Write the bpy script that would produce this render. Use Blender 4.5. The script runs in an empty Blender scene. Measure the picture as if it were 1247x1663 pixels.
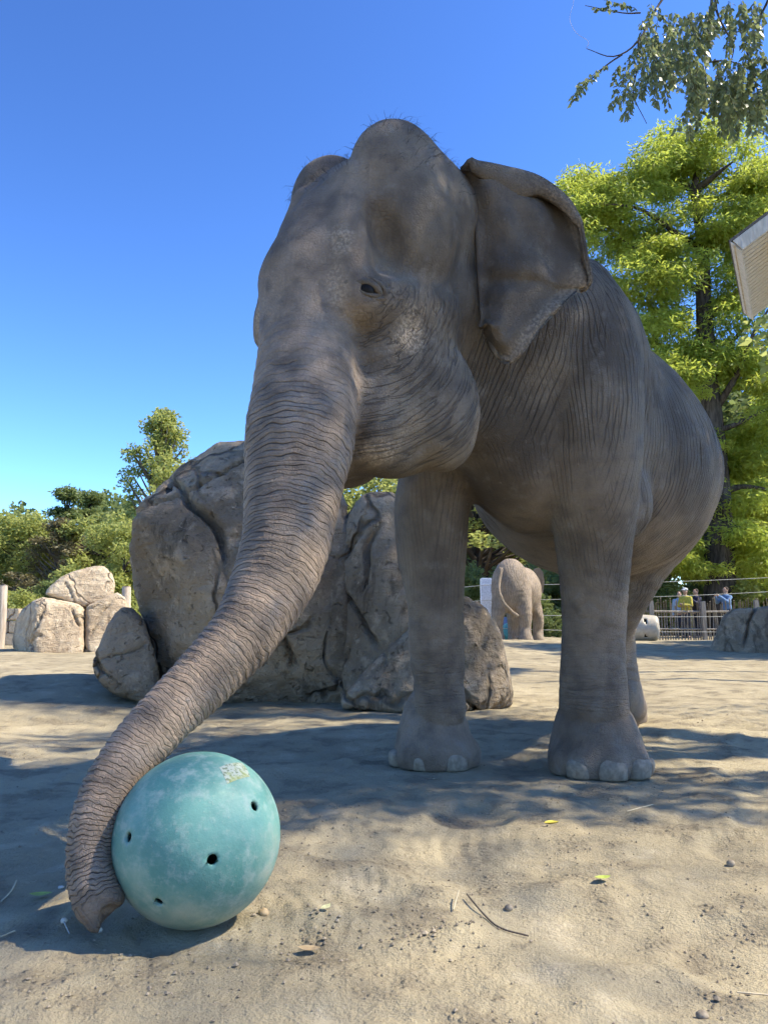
import bpy, bmesh, math, random
import numpy as np
from mathutils import Vector, Matrix, Euler

# ------------------------------------------------------------------ camera, sky, sun, exposure
SC = bpy.context.scene
COL = SC.collection
CAM_H, PITCH, FPX, IW, IH = 0.70, math.radians(7.9), 1249.0, 1247.0, 1663.0
cam_data = bpy.data.cameras.new('camera')
cam_data.sensor_fit = 'HORIZONTAL'
cam_data.sensor_width = 36.0
cam_data.lens = 36.0 * FPX / IW
cam_data.clip_start = 0.05
cam_data.clip_end = 3000.0
cam = bpy.data.objects.new('camera', cam_data)
COL.objects.link(cam)
cam.location = (0, 0, CAM_H)
cam.rotation_euler = (math.radians(90) + PITCH, 0, 0)
SC.camera = cam

SUN_EL, SUN_AZ = math.radians(50), math.radians(-2)      # azimuth measured from +X towards +Y
SUN_DIR = Vector((math.cos(SUN_EL) * math.cos(SUN_AZ), math.cos(SUN_EL) * math.sin(SUN_AZ), math.sin(SUN_EL)))
world = bpy.data.worlds.new('World')
SC.world = world
world.use_nodes = True
wn = world.node_tree
wn.nodes.clear()
w_out = wn.nodes.new('ShaderNodeOutputWorld')
w_bg = wn.nodes.new('ShaderNodeBackground')
w_sky = wn.nodes.new('ShaderNodeTexSky')
w_sky.sky_type = 'NISHITA'
w_sky.sun_disc = False
w_sky.sun_elevation = SUN_EL
w_sky.sun_rotation = math.radians(90) - SUN_AZ
w_sky.air_density = 1.0
w_sky.dust_density = 0.2
w_sky.ozone_density = 7.0
w_bg.inputs['Strength'].default_value = 0.098
# a deeper blue, the same over the whole dome
w_a = wn.nodes.new('ShaderNodeVectorMath'); w_a.operation = 'SCALE'; w_a.inputs['Scale'].default_value = 0.2
w_g = wn.nodes.new('ShaderNodeGamma'); w_g.inputs['Gamma'].default_value = 1.485
w_b = wn.nodes.new('ShaderNodeVectorMath'); w_b.operation = 'SCALE'; w_b.inputs['Scale'].default_value = 5.0
wn.links.new(w_sky.outputs[0], w_a.inputs[0]); wn.links.new(w_a.outputs[0], w_g.inputs['Color'])
wn.links.new(w_g.outputs[0], w_b.inputs[0]); wn.links.new(w_b.outputs[0], w_bg.inputs['Color'])
wn.links.new(w_bg.outputs[0], w_out.inputs['Surface'])

sun_data = bpy.data.lights.new('sun', 'SUN')
sun_data.energy = 2.8
sun_data.angle = math.radians(0.9)
sun_data.color = (1.0, 0.91, 0.74)
sun = bpy.data.objects.new('sun', sun_data)
COL.objects.link(sun)
sun.rotation_euler = SUN_DIR.to_track_quat('Z', 'Y').to_euler()
sun.location = (6, 3, 12)

SC.view_settings.view_transform = 'Standard'
SC.view_settings.look = 'None'
SC.view_settings.gamma = 1.0
SC.view_settings.use_curve_mapping = False
SC.view_settings.exposure = 1.85
SC.render.resolution_x, SC.render.resolution_y = 767, 1024
SC.render.engine = 'CYCLES'
SC.cycles.use_denoising = True
SC.cycles.max_bounces = 5
SC.cycles.diffuse_bounces = 3
SC.cycles.glossy_bounces = 2
SC.cycles.caustics_reflective = False
SC.cycles.caustics_refractive = False
SC.cycles.use_adaptive_sampling = True
SC.cycles.adaptive_threshold = 0.03
SC.cycles.adaptive_min_samples = 16
SC.cycles.transparent_max_bounces = 8

# ------------------------------------------------------------------ helpers
CT, ST = math.cos(PITCH), math.sin(PITCH)
def at(u, v, Y):
    """point at world depth Y that shows at photograph position (u, v)"""
    x, y = (u - IW / 2) / FPX, (IH / 2 - v) / FPX
    d = np.array([x, CT - ST * y, ST + CT * y])
    p = d * (Y / d[1])
    p[2] += CAM_H
    return p
def ground_at(u, v, z=0.0):
    x, y = (u - IW / 2) / FPX, (IH / 2 - v) / FPX
    d = np.array([x, CT - ST * y, ST + CT * y])
    p = d * ((z - CAM_H) / d[2])
    p[2] += CAM_H
    return p
def pxr(px, Y):
    return px * Y / FPX * 0.99

def tag(o, label=None, cat=None, group=None, kind=None):
    if label: o['label'] = label
    if cat: o['category'] = cat
    if group: o['group'] = group
    if kind: o['kind'] = kind
    return o
def empty(name, loc=(0, 0, 0), rz=0.0):
    o = bpy.data.objects.new(name, None)
    o.empty_display_size = 0.1
    COL.objects.link(o)
    o.location = loc
    o.rotation_euler = (0, 0, rz)
    return o
def link(name, me, mat=None, parent=None, loc=None):
    o = bpy.data.objects.new(name, me)
    COL.objects.link(o)
    if mat is not None and len(me.materials) == 0:
        me.materials.append(mat)
    if parent is not None:
        o.parent = parent
        # parts are modelled in world space: cancel the root's transform
        if parent.type == 'EMPTY' and parent.get('world_parts'):
            o.matrix_parent_inverse = Matrix.LocRotScale(parent.location, parent.rotation_euler, parent.scale).inverted()
    if loc is not None:
        o.location = loc
    return o
def mesh_np(name, V, F, smooth=True):
    """mesh from vertex array and a face array (quads or triangles)"""
    me = bpy.data.meshes.new(name)
    V = np.asarray(V, np.float32); F = np.asarray(F, np.int32)
    n = F.shape[1]
    me.vertices.add(len(V)); me.vertices.foreach_set('co', V.ravel())
    me.loops.add(F.size); me.loops.foreach_set('vertex_index', F.ravel())
    me.polygons.add(len(F))
    me.polygons.foreach_set('loop_start', np.arange(0, F.size, n, dtype=np.int32))
    me.polygons.foreach_set('loop_total', np.full(len(F), n, np.int32))
    me.polygons.foreach_set('use_smooth', np.full(len(F), bool(smooth)))
    me.update(calc_edges=True)
    return me
def add_attr(me, name, arr, kind='FLOAT'):
    a = me.attributes.new(name, kind, 'POINT')
    key = {'FLOAT': 'value', 'FLOAT_VECTOR': 'vector', 'FLOAT_COLOR': 'color'}[kind]
    a.data.foreach_set(key, np.asarray(arr, np.float32).ravel())
def mesh_py(name, verts, faces, smooth=False):
    me = bpy.data.meshes.new(name)
    me.from_pydata([tuple(v) for v in verts], [], faces)
    if smooth:
        me.polygons.foreach_set('use_smooth', np.ones(len(me.polygons), bool))
    me.update()
    return me

# gradient noise, vectorised -------------------------------------------------
_rng = np.random.RandomState(7)
_perm = np.concatenate([_rng.permutation(256)] * 3)
_grad = _rng.normal(size=(256, 3)); _grad /= np.linalg.norm(_grad, axis=1)[:, None]
def noise3(P):
    P = np.asarray(P, float)
    I = np.floor(P).astype(np.int64); f = P - I; I &= 255
    w = f * f * f * (f * (f * 6 - 15) + 10)
    out = 0.0
    for dx in (0, 1):
        wx = w[:, 0] if dx else 1 - w[:, 0]
        a = _perm[(I[:, 0] + dx) & 255]
        for dy in (0, 1):
            wy = w[:, 1] if dy else 1 - w[:, 1]
            b = _perm[a + ((I[:, 1] + dy) & 255)]
            for dz in (0, 1):
                wz = w[:, 2] if dz else 1 - w[:, 2]
                g = _grad[_perm[b + ((I[:, 2] + dz) & 255)]]
                out = out + wx * wy * wz * (g[:, 0] * (f[:, 0] - dx) + g[:, 1] * (f[:, 1] - dy) + g[:, 2] * (f[:, 2] - dz))
    return out * 1.6
def fbm(P, octs=4, lac=2.03, gain=0.5):
    P = np.asarray(P, float); s = 0; a = 1.0
    for i in range(octs):
        s = s + a * noise3(P + 17.3 * i); P = P * lac; a *= gain
    return s
def sstep(a, b, x):
    t = np.clip((x - a) / (b - a), 0, 1)
    return t * t * (3 - 2 * t)

# implicit surfaces ----------------------------------------------------------
def smin(a, b, k):
    h = np.clip(0.5 + 0.5 * (b - a) / k, 0, 1)
    return b + (a - b) * h - k * h * (1 - h)
def catmull(pts, n):
    pts = np.asarray(pts, float)
    P = np.vstack([2 * pts[0] - pts[1], pts, 2 * pts[-1] - pts[-2]])
    out = []
    for i in range(1, len(P) - 2):
        for t in np.linspace(0, 1, n, endpoint=False):
            a, b, c, d = P[i - 1:i + 3]
            out.append(0.5 * (2 * b + (c - a) * t + (2 * a - 5 * b + 4 * c - d) * t * t + (3 * b - a - 3 * c + d) * t ** 3))
    out.append(pts[-1])
    return np.array(out)
class Field:
    def __init__(self): self.ops = []
    def _add(self, fn, lo, hi, k, sub):
        self.ops.append((fn, np.asarray(lo, float) - 0.2 - k, np.asarray(hi, float) + 0.2 + k, k, sub))
    def ell(self, c, r, R=None, k=0.08, sub=False):
        c = np.asarray(c, float); r = np.asarray(r, float) * np.ones(3)
        R = np.eye(3) if R is None else np.asarray(R, float)      # columns are the ellipsoid's own axes
        m = r.max()
        def fn(P):
            q = (P - c) @ R
            k0 = np.linalg.norm(q / r, axis=1); k1 = np.linalg.norm(q / (r * r), axis=1) + 1e-9
            return k0 * (k0 - 1) / k1
        self._add(fn, c - m, c + m, k, sub)
    def chain(self, pts, k=0.05, dense=0, sub=False):
        """pts rows: x, y, z, radius"""
        pts = np.asarray(pts, float)
        if dense: pts = catmull(pts, dense)
        A, B = pts[:-1], pts[1:]
        def fn(P):
            d = np.full(len(P), 9.0)
            for a, b in zip(A, B):
                ba = b[:3] - a[:3]; pa = P - a[:3]
                t = np.clip(pa @ ba / (ba @ ba + 1e-12), 0, 1)
                d = np.minimum(d, np.linalg.norm(pa - t[:, None] * ba, axis=1) - (a[3] + (b[3] - a[3]) * t))
            return d
        m = pts[:, 3].max()
        self._add(fn, pts[:, :3].min(0) - m, pts[:, :3].max(0) + m, k, sub)
    def half(self, p, n, k=0.02):
        """cut away everything on the side the normal points to"""
        p = np.asarray(p, float); n = np.asarray(n, float); n = n / np.linalg.norm(n)
        self.ops.append((lambda P: -((P - p) @ n), None, None, k, True))
    def merge(self, other, k):
        los = np.min([o[1] for o in other.ops if o[1] is not None], 0); his = np.max([o[2] for o in other.ops if o[1] is not None], 0)
        self._add(other.eval, los, his, k, False)
    def eval(self, P):
        d = np.full(len(P), 2.0)
        for fn, lo, hi, k, sub in self.ops:
            if lo is None:
                a = fn(P)
                d = -smin(-d, a, k)
                continue
            m = np.nonzero(np.all((P > lo) & (P < hi), axis=1))[0]
            if len(m) == 0: continue
            a = fn(P[m])
            d[m] = -smin(-d[m], a, k) if sub else smin(d[m], a, k)
        return d
    def grad(self, P, e=0.004):
        g = np.zeros_like(P)
        for s in ((1, 1, 1), (1, -1, -1), (-1, 1, -1), (-1, -1, 1)):
            s = np.array(s, float)
            g += s * self.eval(P + e * s)[:, None]
        return g / (np.linalg.norm(g, axis=1)[:, None] + 1e-12)
def surface_nets(field, lo, hi, h):
    lo = np.asarray(lo, float); n = np.ceil((np.asarray(hi, float) - lo) / h).astype(int) + 1
    ax = [lo[i] + h * np.arange(n[i]) for i in range(3)]
    # coarse pass first: only blocks near the surface are evaluated finely
    q = 4; nc = (n + q - 1) // q
    G = np.stack(np.meshgrid(*[lo[i] + h * (q * np.arange(nc[i]) + (q - 1) / 2) for i in range(3)], indexing='ij'), -1).reshape(-1, 3)
    Dc = field.eval(G).reshape(nc)
    rep = lambda A: A.repeat(q, 0).repeat(q, 1).repeat(q, 2)[:n[0], :n[1], :n[2]]
    D = rep(Dc).copy()
    near = np.argwhere(rep(np.abs(Dc) < h * q * 1.6))
    vals = np.empty(len(near))
    for i in range(0, len(near), 400000):
        vals[i:i + 400000] = field.eval(lo + h * near[i:i + 400000])
    D[near[:, 0], near[:, 1], near[:, 2]] = vals
    S = D < 0
    c = n - 1
    cnt = np.zeros(c, np.int8)
    for dx in (0, 1):
        for dy in (0, 1):
            for dz in (0, 1):
                cnt += S[dx:dx + c[0], dy:dy + c[1], dz:dz + c[2]]
    act = (cnt > 0) & (cnt < 8)
    cells = np.argwhere(act)
    idx = -np.ones(c, np.int64); idx[act] = np.arange(len(cells))
    acc = np.zeros((len(cells), 3)); num = np.zeros(len(cells))
    corner = [(0, 0, 0), (1, 0, 0), (0, 1, 0), (1, 1, 0), (0, 0, 1), (1, 0, 1), (0, 1, 1), (1, 1, 1)]
    val = [D[cells[:, 0] + a, cells[:, 1] + b, cells[:, 2] + e] for a, b, e in corner]
    for i in range(8):
        for j in range(i + 1, 8):
            if sum(abs(p - q) for p, q in zip(corner[i], corner[j])) != 1: continue
            m = (val[i] < 0) != (val[j] < 0)
            t = np.where(m, val[i] / np.where(m, val[i] - val[j], 1), 0)
            p = np.array(corner[i]) + t[:, None] * (np.array(corner[j]) - np.array(corner[i]))
            acc += p * m[:, None]; num += m
    V = lo + h * (cells + acc / num[:, None])
    F = []
    for a in range(3):
        b, e = (a + 1) % 3, (a + 2) % 3
        s0 = [slice(0, n[i]) for i in range(3)]; s1 = list(s0)
        s0[a] = slice(0, n[a] - 1); s1[a] = slice(1, n[a])
        ch = S[tuple(s0)] != S[tuple(s1)]
        E = np.argwhere(ch)
        E = E[(E[:, b] > 0) & (E[:, e] > 0) & (E[:, b] < c[b]) & (E[:, e] < c[e])]
        ob = np.zeros(3, int); ob[b] = 1; oe = np.zeros(3, int); oe[e] = 1
        g = lambda q: idx[q[:, 0], q[:, 1], q[:, 2]]
        q = np.stack([g(E - ob - oe), g(E - oe), g(E), g(E - ob)], 1)
        flip = ~S[E[:, 0], E[:, 1], E[:, 2]]
        q[flip] = q[flip][:, ::-1]
        F.append(q)
    F = np.vstack(F)
    return V, F[(F >= 0).all(1)]
def subdivide(V, F):
    E = np.sort(np.concatenate([F[:, [i, (i + 1) % 4]] for i in range(4)]), 1)
    key, inv = np.unique(E[:, 0] * len(V) + E[:, 1], return_inverse=True)
    mid = 0.5 * (V[key // len(V)] + V[key % len(V)])
    m = len(F); e = [len(V) + inv[i * m:(i + 1) * m] for i in range(4)]
    cidx = len(V) + len(mid) + np.arange(m)
    V2 = np.vstack([V, mid, V[F].mean(1)])
    F2 = np.vstack([np.stack([F[:, i], e[i], cidx, e[i - 1]], 1) for i in range(4)])
    return V2, F2
def relax(V, F, it=1, lam=0.5):
    for _ in range(it):
        acc = np.zeros_like(V); num = np.zeros(len(V))
        for i in range(4):
            a, b = F[:, i], F[:, (i + 1) % 4]
            for k in range(3):
                acc[:, k] += np.bincount(a, V[b, k], len(V)) + np.bincount(b, V[a, k], len(V))
            num += np.bincount(a, minlength=len(V)) + np.bincount(b, minlength=len(V))
        V = V + lam * (acc / np.maximum(num, 1)[:, None] - V)
    return V
def normals(V, F):
    N = np.zeros_like(V)
    fn = np.cross(V[F[:, 2]] - V[F[:, 0]], V[F[:, 3 % F.shape[1]]] - V[F[:, 1]]) if F.shape[1] == 4 else np.cross(V[F[:, 1]] - V[F[:, 0]], V[F[:, 2]] - V[F[:, 0]])
    for i in range(F.shape[1]):
        for k in range(3):
            N[:, k] += np.bincount(F[:, i], fn[:, k], len(V))
    return N / (np.linalg.norm(N, axis=1)[:, None] + 1e-12)
def grow(field, lo, hi, h, subs=1):
    V, F = surface_nets(field, lo, hi, h)
    V = relax(V, F, 1, 0.5)
    for s in range(subs):
        V, F = subdivide(V, F)
    for s in range(2):
        V = V - np.clip(field.eval(V), -h, h)[:, None] * normals(V, F)
    V = relax(V, F, 1, 0.35)
    return V, F

# node helpers ----------------------------------------------------------------
class NT:
    def __init__(self, name):
        self.m = bpy.data.materials.new(name); self.m.use_nodes = True
        self.t = self.m.node_tree; self.t.nodes.clear()
        self.out = self.n('ShaderNodeOutputMaterial'); self.b = self.n('ShaderNodeBsdfPrincipled')
        self.l(self.b.outputs[0], self.out.inputs[0])
    def n(self, typ, **kw):
        o = self.t.nodes.new(typ)
        for k, v in kw.items(): setattr(o, k, v)
        return o
    def l(self, a, b): self.t.links.new(a, b)
    def put(self, sock, v):
        if hasattr(v, 'links'): self.l(v, sock)
        elif v is not None:
            if isinstance(v, tuple) and len(v) == 3 and sock.type == 'RGBA': v = v + (1,)
            sock.default_value = v
    def attr(self, name): return self.n('ShaderNodeAttribute', attribute_name=name)
    def pos(self): return self.n('ShaderNodeNewGeometry').outputs['Position']
    def obj(self): return self.n('ShaderNodeTexCoord').outputs['Object']
    def noise(self, vec, scale, detail=4, rough=0.55, dist=0.0):
        o = self.n('ShaderNodeTexNoise'); self.put(o.inputs['Vector'], vec)
        o.inputs['Scale'].default_value = scale; o.inputs['Detail'].default_value = detail
        o.inputs['Roughness'].default_value = rough; o.inputs['Distortion'].default_value = dist
        return o.outputs['Fac']
    def noisec(self, vec, scale, detail=2):
        o = self.n('ShaderNodeTexNoise'); self.put(o.inputs['Vector'], vec)
        o.inputs['Scale'].default_value = scale; o.inputs['Detail'].default_value = detail
        return o.outputs['Color']
    def voro(self, vec, scale, feature='F1', out='Distance', rand=1.0):
        o = self.n('ShaderNodeTexVoronoi', feature=feature); self.put(o.inputs['Vector'], vec)
        o.inputs['Scale'].default_value = scale; o.inputs['Randomness'].default_value = rand
        return o.outputs[out]
    def math(self, op, a, b=None, c=None, clamp=False):
        o = self.n('ShaderNodeMath', operation=op, use_clamp=clamp)
        self.put(o.inputs[0], a); self.put(o.inputs[1], b)
        if c is not None: self.put(o.inputs[2], c)
        return o.outputs[0]
    def vmath(self, op, a, b=None, scale=None):
        o = self.n('ShaderNodeVectorMath', operation=op)
        self.put(o.inputs[0], a)
        if b is not None: self.put(o.inputs[1], b)
        if scale is not None: self.put(o.inputs['Scale'], scale)
        return o.outputs[0]
    def ramp(self, f, lo, hi, a=0.0, b=1.0):
        o = self.n('ShaderNodeMapRange', clamp=True); o.interpolation_type = 'SMOOTHSTEP'
        self.put(o.inputs[0], f); o.inputs[1].default_value = lo; o.inputs[2].default_value = hi
        self.put(o.inputs[3], a); self.put(o.inputs[4], b)
        return o.outputs[0]
    def mix(self, f, a, b, mode='MIX'):
        o = self.n('ShaderNodeMix', data_type='RGBA', blend_type=mode)
        self.put(o.inputs[0], f); self.put(o.inputs[6], a); self.put(o.inputs[7], b)
        return o.outputs[2]
    def comb(self, x, y, z):
        o = self.n('ShaderNodeCombineXYZ')
        self.put(o.inputs[0], x); self.put(o.inputs[1], y); self.put(o.inputs[2], z)
        return o.outputs[0]
    def sep(self, v):
        o = self.n('ShaderNodeSeparateXYZ'); self.put(o.inputs[0], v); return o.outputs
    def bump(self, h, dist, strength=1.0, normal=None):
        o = self.n('ShaderNodeBump'); self.put(o.inputs['Height'], h)
        o.inputs['Distance'].default_value = dist; o.inputs['Strength'].default_value = strength
        if normal is not None: self.put(o.inputs['Normal'], normal)
        return o.outputs[0]
    def fin(self, color, rough=0.8, normal=None, spec=0.3):
        self.put(self.b.inputs['Base Color'], color); self.put(self.b.inputs['Roughness'], rough)
        self.b.inputs['Specular IOR Level'].default_value = spec
        if normal is not None: self.put(self.b.inputs['Normal'], normal)
        return self.m
def plain(name, col, rough=0.7, spec=0.3, var=0.15, scale=20.0):
    t = NT(name)
    n = t.noise(t.obj(), scale, 4)
    c = t.mix(t.ramp(n, 0.3, 0.7), tuple(x * (1 - var) for x in col), tuple(min(1, x * (1 + var)) for x in col))
    return t.fin(c, rough, None, spec)
# ------------------------------------------------------------------ materials of the animals
MAT = {}
def skin_material(name, k=1.0, dust=0.0):
    t = NT(name)
    P = t.obj()
    tint = t.sep(t.attr('tint').outputs['Vector'])
    ring = t.sep(t.attr('ring').outputs['Vector'])
    fl = t.sep(t.attr('flank').outputs['Vector'])
    sh = t.sep(t.attr('shank').outputs['Vector'])
    fan = t.sep(t.attr('fan').outputs['Vector'])
    n1 = t.noise(P, 3.0, 3); n2 = t.noise(P, 11.0, 4); n3 = t.noise(P, 60.0, 2)
    # --- wrinkles; every crease value is 1 on the hide and 0 in the fold
    def crease(phase, wob_vec, wob_scale, wob, sharp, gap):
        w = t.math('MULTIPLY', t.math('SUBTRACT', t.noise(wob_vec, wob_scale, 1.2), 0.5), wob)
        x = t.math('ADD', phase, w)
        sn = t.math('ABSOLUTE', t.math('SINE', t.math('MULTIPLY', x, math.pi)))
        return t.ramp(sn, 0.0, sharp)
    rv = t.comb(t.math('MULTIPLY', ring[0], 0.16), t.math('MULTIPLY', ring[1], 1.5), 0.0)
    r1 = crease(ring[0], rv, 1.3, 2.1, 0.46, 0)
    gate = t.ramp(t.noise(t.comb(ring[0], t.math('MULTIPLY', ring[1], 1.2), 5.0), 0.8, 2), 0.34, 0.60, 0.28, 1.0)
    rings = t.math('MULTIPLY', t.math('MULTIPLY', t.math('SUBTRACT', 1.0, r1), gate), ring[2])
    rh = t.noise(t.comb(t.math('MULTIPLY', ring[0], 0.8), t.math('MULTIPLY', ring[1], 20.0), 0.0), 1.0, 2)
    hatch = t.math('MULTIPLY', t.ramp(rh, 0.50, 0.34), ring[2])
    fw = t.comb(t.math('MULTIPLY', fl[0], 5.0), t.math('MULTIPLY', fl[1], 1.6), 0.0)
    f1 = crease(t.math('MULTIPLY', fl[0], 46.0), fw, 1.0, 3.6, 0.60, 0)
    fg = t.ramp(t.noise(t.comb(t.math('MULTIPLY', fl[0], 14.0), t.math('MULTIPLY', fl[1], 3.0), 2.0), 1.0, 2), 0.34, 0.54, 0.15, 1.0)
    flank = t.math('MULTIPLY', t.math('MULTIPLY', t.math('SUBTRACT', 1.0, f1), fg), fl[2])
    fr = t.sep(t.attr('front').outputs['Vector'])
    f2 = crease(t.math('MULTIPLY', fr[0], 50.0), t.comb(t.math('MULTIPLY', fr[0], 5.0), t.math('MULTIPLY', fr[1], 2.2), 7.0), 1.0, 3.6, 0.60, 0)
    fg2 = t.ramp(t.noise(t.comb(t.math('MULTIPLY', fr[0], 14.0), t.math('MULTIPLY', fr[1], 3.5), 8.0), 1.0, 2), 0.38, 0.58, 0.0, 0.8)
    flank = t.math('MAXIMUM', flank, t.math('MULTIPLY', t.math('MULTIPLY', t.math('SUBTRACT', 1.0, f2), fg2), fr[2]))
    sv = t.comb(t.math('MULTIPLY', sh[0], 42.0), t.math('MULTIPLY', sh[1], 4.0), 0.0)
    ss = t.noise(sv, 1.0, 2, 0.5, 0.6)
    shank = t.math('MULTIPLY', t.ramp(t.math('ABSOLUTE', t.math('SUBTRACT', ss, 0.5)), 0.06, 0.0), sh[2])
    cv = t.comb(t.math('MULTIPLY', fan[0], 10.0), t.math('MULTIPLY', fan[1], 2.2), 0.0)
    cc = t.noise(cv, 1.0, 2, 0.5, 0.5)
    cheek = t.math('MULTIPLY', t.ramp(t.math('ABSOLUTE', t.math('SUBTRACT', cc, 0.5)), 0.045, 0.0), fan[2])
    cell = t.ramp(t.voro(t.vmath('ADD', P, t.vmath('SCALE', t.noisec(P, 25, 2), scale=0.03)), 75.0, 'DISTANCE_TO_EDGE'), 0.0, 0.16)
    cells = t.math('MULTIPLY', t.math('SUBTRACT', 1.0, cell), t.math('SUBTRACT', 1.0, t.math('MULTIPLY', ring[2], 0.45)))
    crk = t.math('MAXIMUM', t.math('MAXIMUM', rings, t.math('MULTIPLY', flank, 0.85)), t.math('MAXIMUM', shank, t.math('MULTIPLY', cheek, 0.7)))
    h = t.math('MULTIPLY', crk, -1.0)
    h = t.math('SUBTRACT', h, t.math('MULTIPLY', cells, 0.24))
    h = t.math('SUBTRACT', h, t.math('MULTIPLY', hatch, 0.16))
    h = t.math('ADD', h, t.math('MULTIPLY', n3, 0.35))
    h = t.math('ADD', h, t.math('MULTIPLY', n2, 0.5))
    # --- colour
    base = t.mix(t.ramp(n1, 0.36, 0.64), (0.090 * k, 0.069 * k, 0.048 * k), (0.192 * k, 0.150 * k, 0.104 * k))
    warmc = t.mix(t.ramp(n2, 0.3, 0.7), (0.245 * k, 0.178 * k, 0.126 * k), (0.365 * k, 0.272 * k, 0.196 * k))
    col = t.mix(t.math('MULTIPLY', tint[1], t.ramp(n1, 0.25, 0.6, 0.55, 1.0)), base, warmc)
    col = t.mix(t.ramp(n2, 0.56, 0.72, 0.0, 0.45), col, (0.235 * k, 0.205 * k, 0.172 * k))
    col = t.mix(t.ramp(n2, 0.52, 0.26, 0.0, 0.42), col, (0.052 * k, 0.042 * k, 0.034 * k))
    stk = t.noise(t.vmath('MULTIPLY', P, (26, 26, 3.0)), 1.0, 3, 0.6)
    col = t.mix(t.ramp(stk, 0.56, 0.72, 0.0, 0.16), col, (0.24 * k, 0.200 * k, 0.155 * k))
    col = t.mix(t.ramp(stk, 0.46, 0.32, 0.0, 0.16), col, (0.058 * k, 0.046 * k, 0.040 * k))
    # freckled loss of pigment
    pz = t.math('ADD', tint[0], t.math('MULTIPLY', t.math('SUBTRACT', n2, 0.5), 0.7))
    spots = t.ramp(t.noise(P, 85.0, 3, 0.6), 0.42, 0.60)
    pm = t.math('MULTIPLY', t.ramp(pz, 0.25, 0.75), t.math('ADD', t.math('MULTIPLY', spots, 0.75), 0.25))
    col = t.mix(pm, col, t.mix(n3, (0.34 * k, 0.26 * k, 0.17 * k), (0.44 * k, 0.345 * k, 0.25 * k)))
    # dry mud caught on the ridges, darker colour in the folds
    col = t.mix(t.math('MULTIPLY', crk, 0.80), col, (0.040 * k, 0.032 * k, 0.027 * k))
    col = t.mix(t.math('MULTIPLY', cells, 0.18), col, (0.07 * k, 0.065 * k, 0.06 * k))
    col = t.mix(t.ramp(t.noise(P, 34.0, 5, 0.7), 0.66, 0.74, 0.0, 0.35), col, (0.40 * k, 0.36 * k, 0.29 * k))
    if dust:
        col = t.mix(dust, col, (0.42, 0.34, 0.24))
    nrm = t.bump(h, 0.010, 0.8)
    return t.fin(col, t.ramp(n2, 0.3, 0.7, 0.62, 0.8), nrm, 0.3)
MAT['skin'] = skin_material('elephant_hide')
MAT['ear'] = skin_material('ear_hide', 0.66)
def _eye():
    t = NT('elephant_eye'); return t.fin((0.010, 0.007, 0.005), 0.45, None, 0.12)
MAT['eye'] = _eye()
MAT['nail'] = plain('toenail_horn', (0.24, 0.20, 0.15), 0.75, 0.15, 0.22, 40)
MAT['hair'] = plain('dark_hair', (0.03, 0.025, 0.022), 0.5)
# ------------------------------------------------------------------ materials of the place
def sand_material():
    t = NT('sand'); P = t.pos()
    n1 = t.noise(P, 0.7, 4); n2 = t.noise(P, 4.0, 6, 0.62); n3 = t.noise(P, 38.0, 5, 0.7); n4 = t.noise(P, 150.0, 3, 0.6)
    c = t.mix(t.ramp(n1, 0.3, 0.7), (0.278, 0.232, 0.146), (0.370, 0.313, 0.200))
    c = t.mix(t.ramp(n2, 0.49, 0.64, 0, 0.75), c, (0.185, 0.152, 0.102))
    c = t.mix(t.ramp(n2, 0.46, 0.30, 0, 0.5), c, (0.47, 0.40, 0.275))
    c = t.mix(t.ramp(n3, 0.55, 0.72, 0, 0.55), c, (0.23, 0.185, 0.130))
    c = t.mix(t.ramp(n4, 0.60, 0.72, 0, 0.35), c, (0.50, 0.43, 0.33))
    # dry flecks of chaff and small dark bits
    ch = t.voro(t.vmath('MULTIPLY', P, (1, 1, 0)), 23.0, 'F1')
    c = t.mix(t.ramp(ch, 0.075, 0.045, 0, 0.5), c, (0.13, 0.10, 0.075))
    streak = t.noise(t.vmath('MULTIPLY', P, (5.0, 26.0, 0)), 1.0, 3, 0.6, 1.5)
    h = t.math('ADD', t.math('MULTIPLY', n3, 0.6), t.math('MULTIPLY', n4, 0.35))
    h = t.math('ADD', h, t.math('MULTIPLY', n2, 2.2))
    h = t.math('ADD', h, t.math('MULTIPLY', streak, 0.35))
    vr = t.ramp(t.voro(P, 46.0, 'F1'), 0.10, 0.42)
    h = t.math('ADD', h, t.math('MULTIPLY', t.math('SUBTRACT', 1.0, vr), t.ramp(n2, 0.48, 0.65, 0, 0.5)))
    return t.fin(c, 0.95, t.bump(h, 0.016, 0.85), 0.1)
MAT['sand'] = sand_material()
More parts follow.
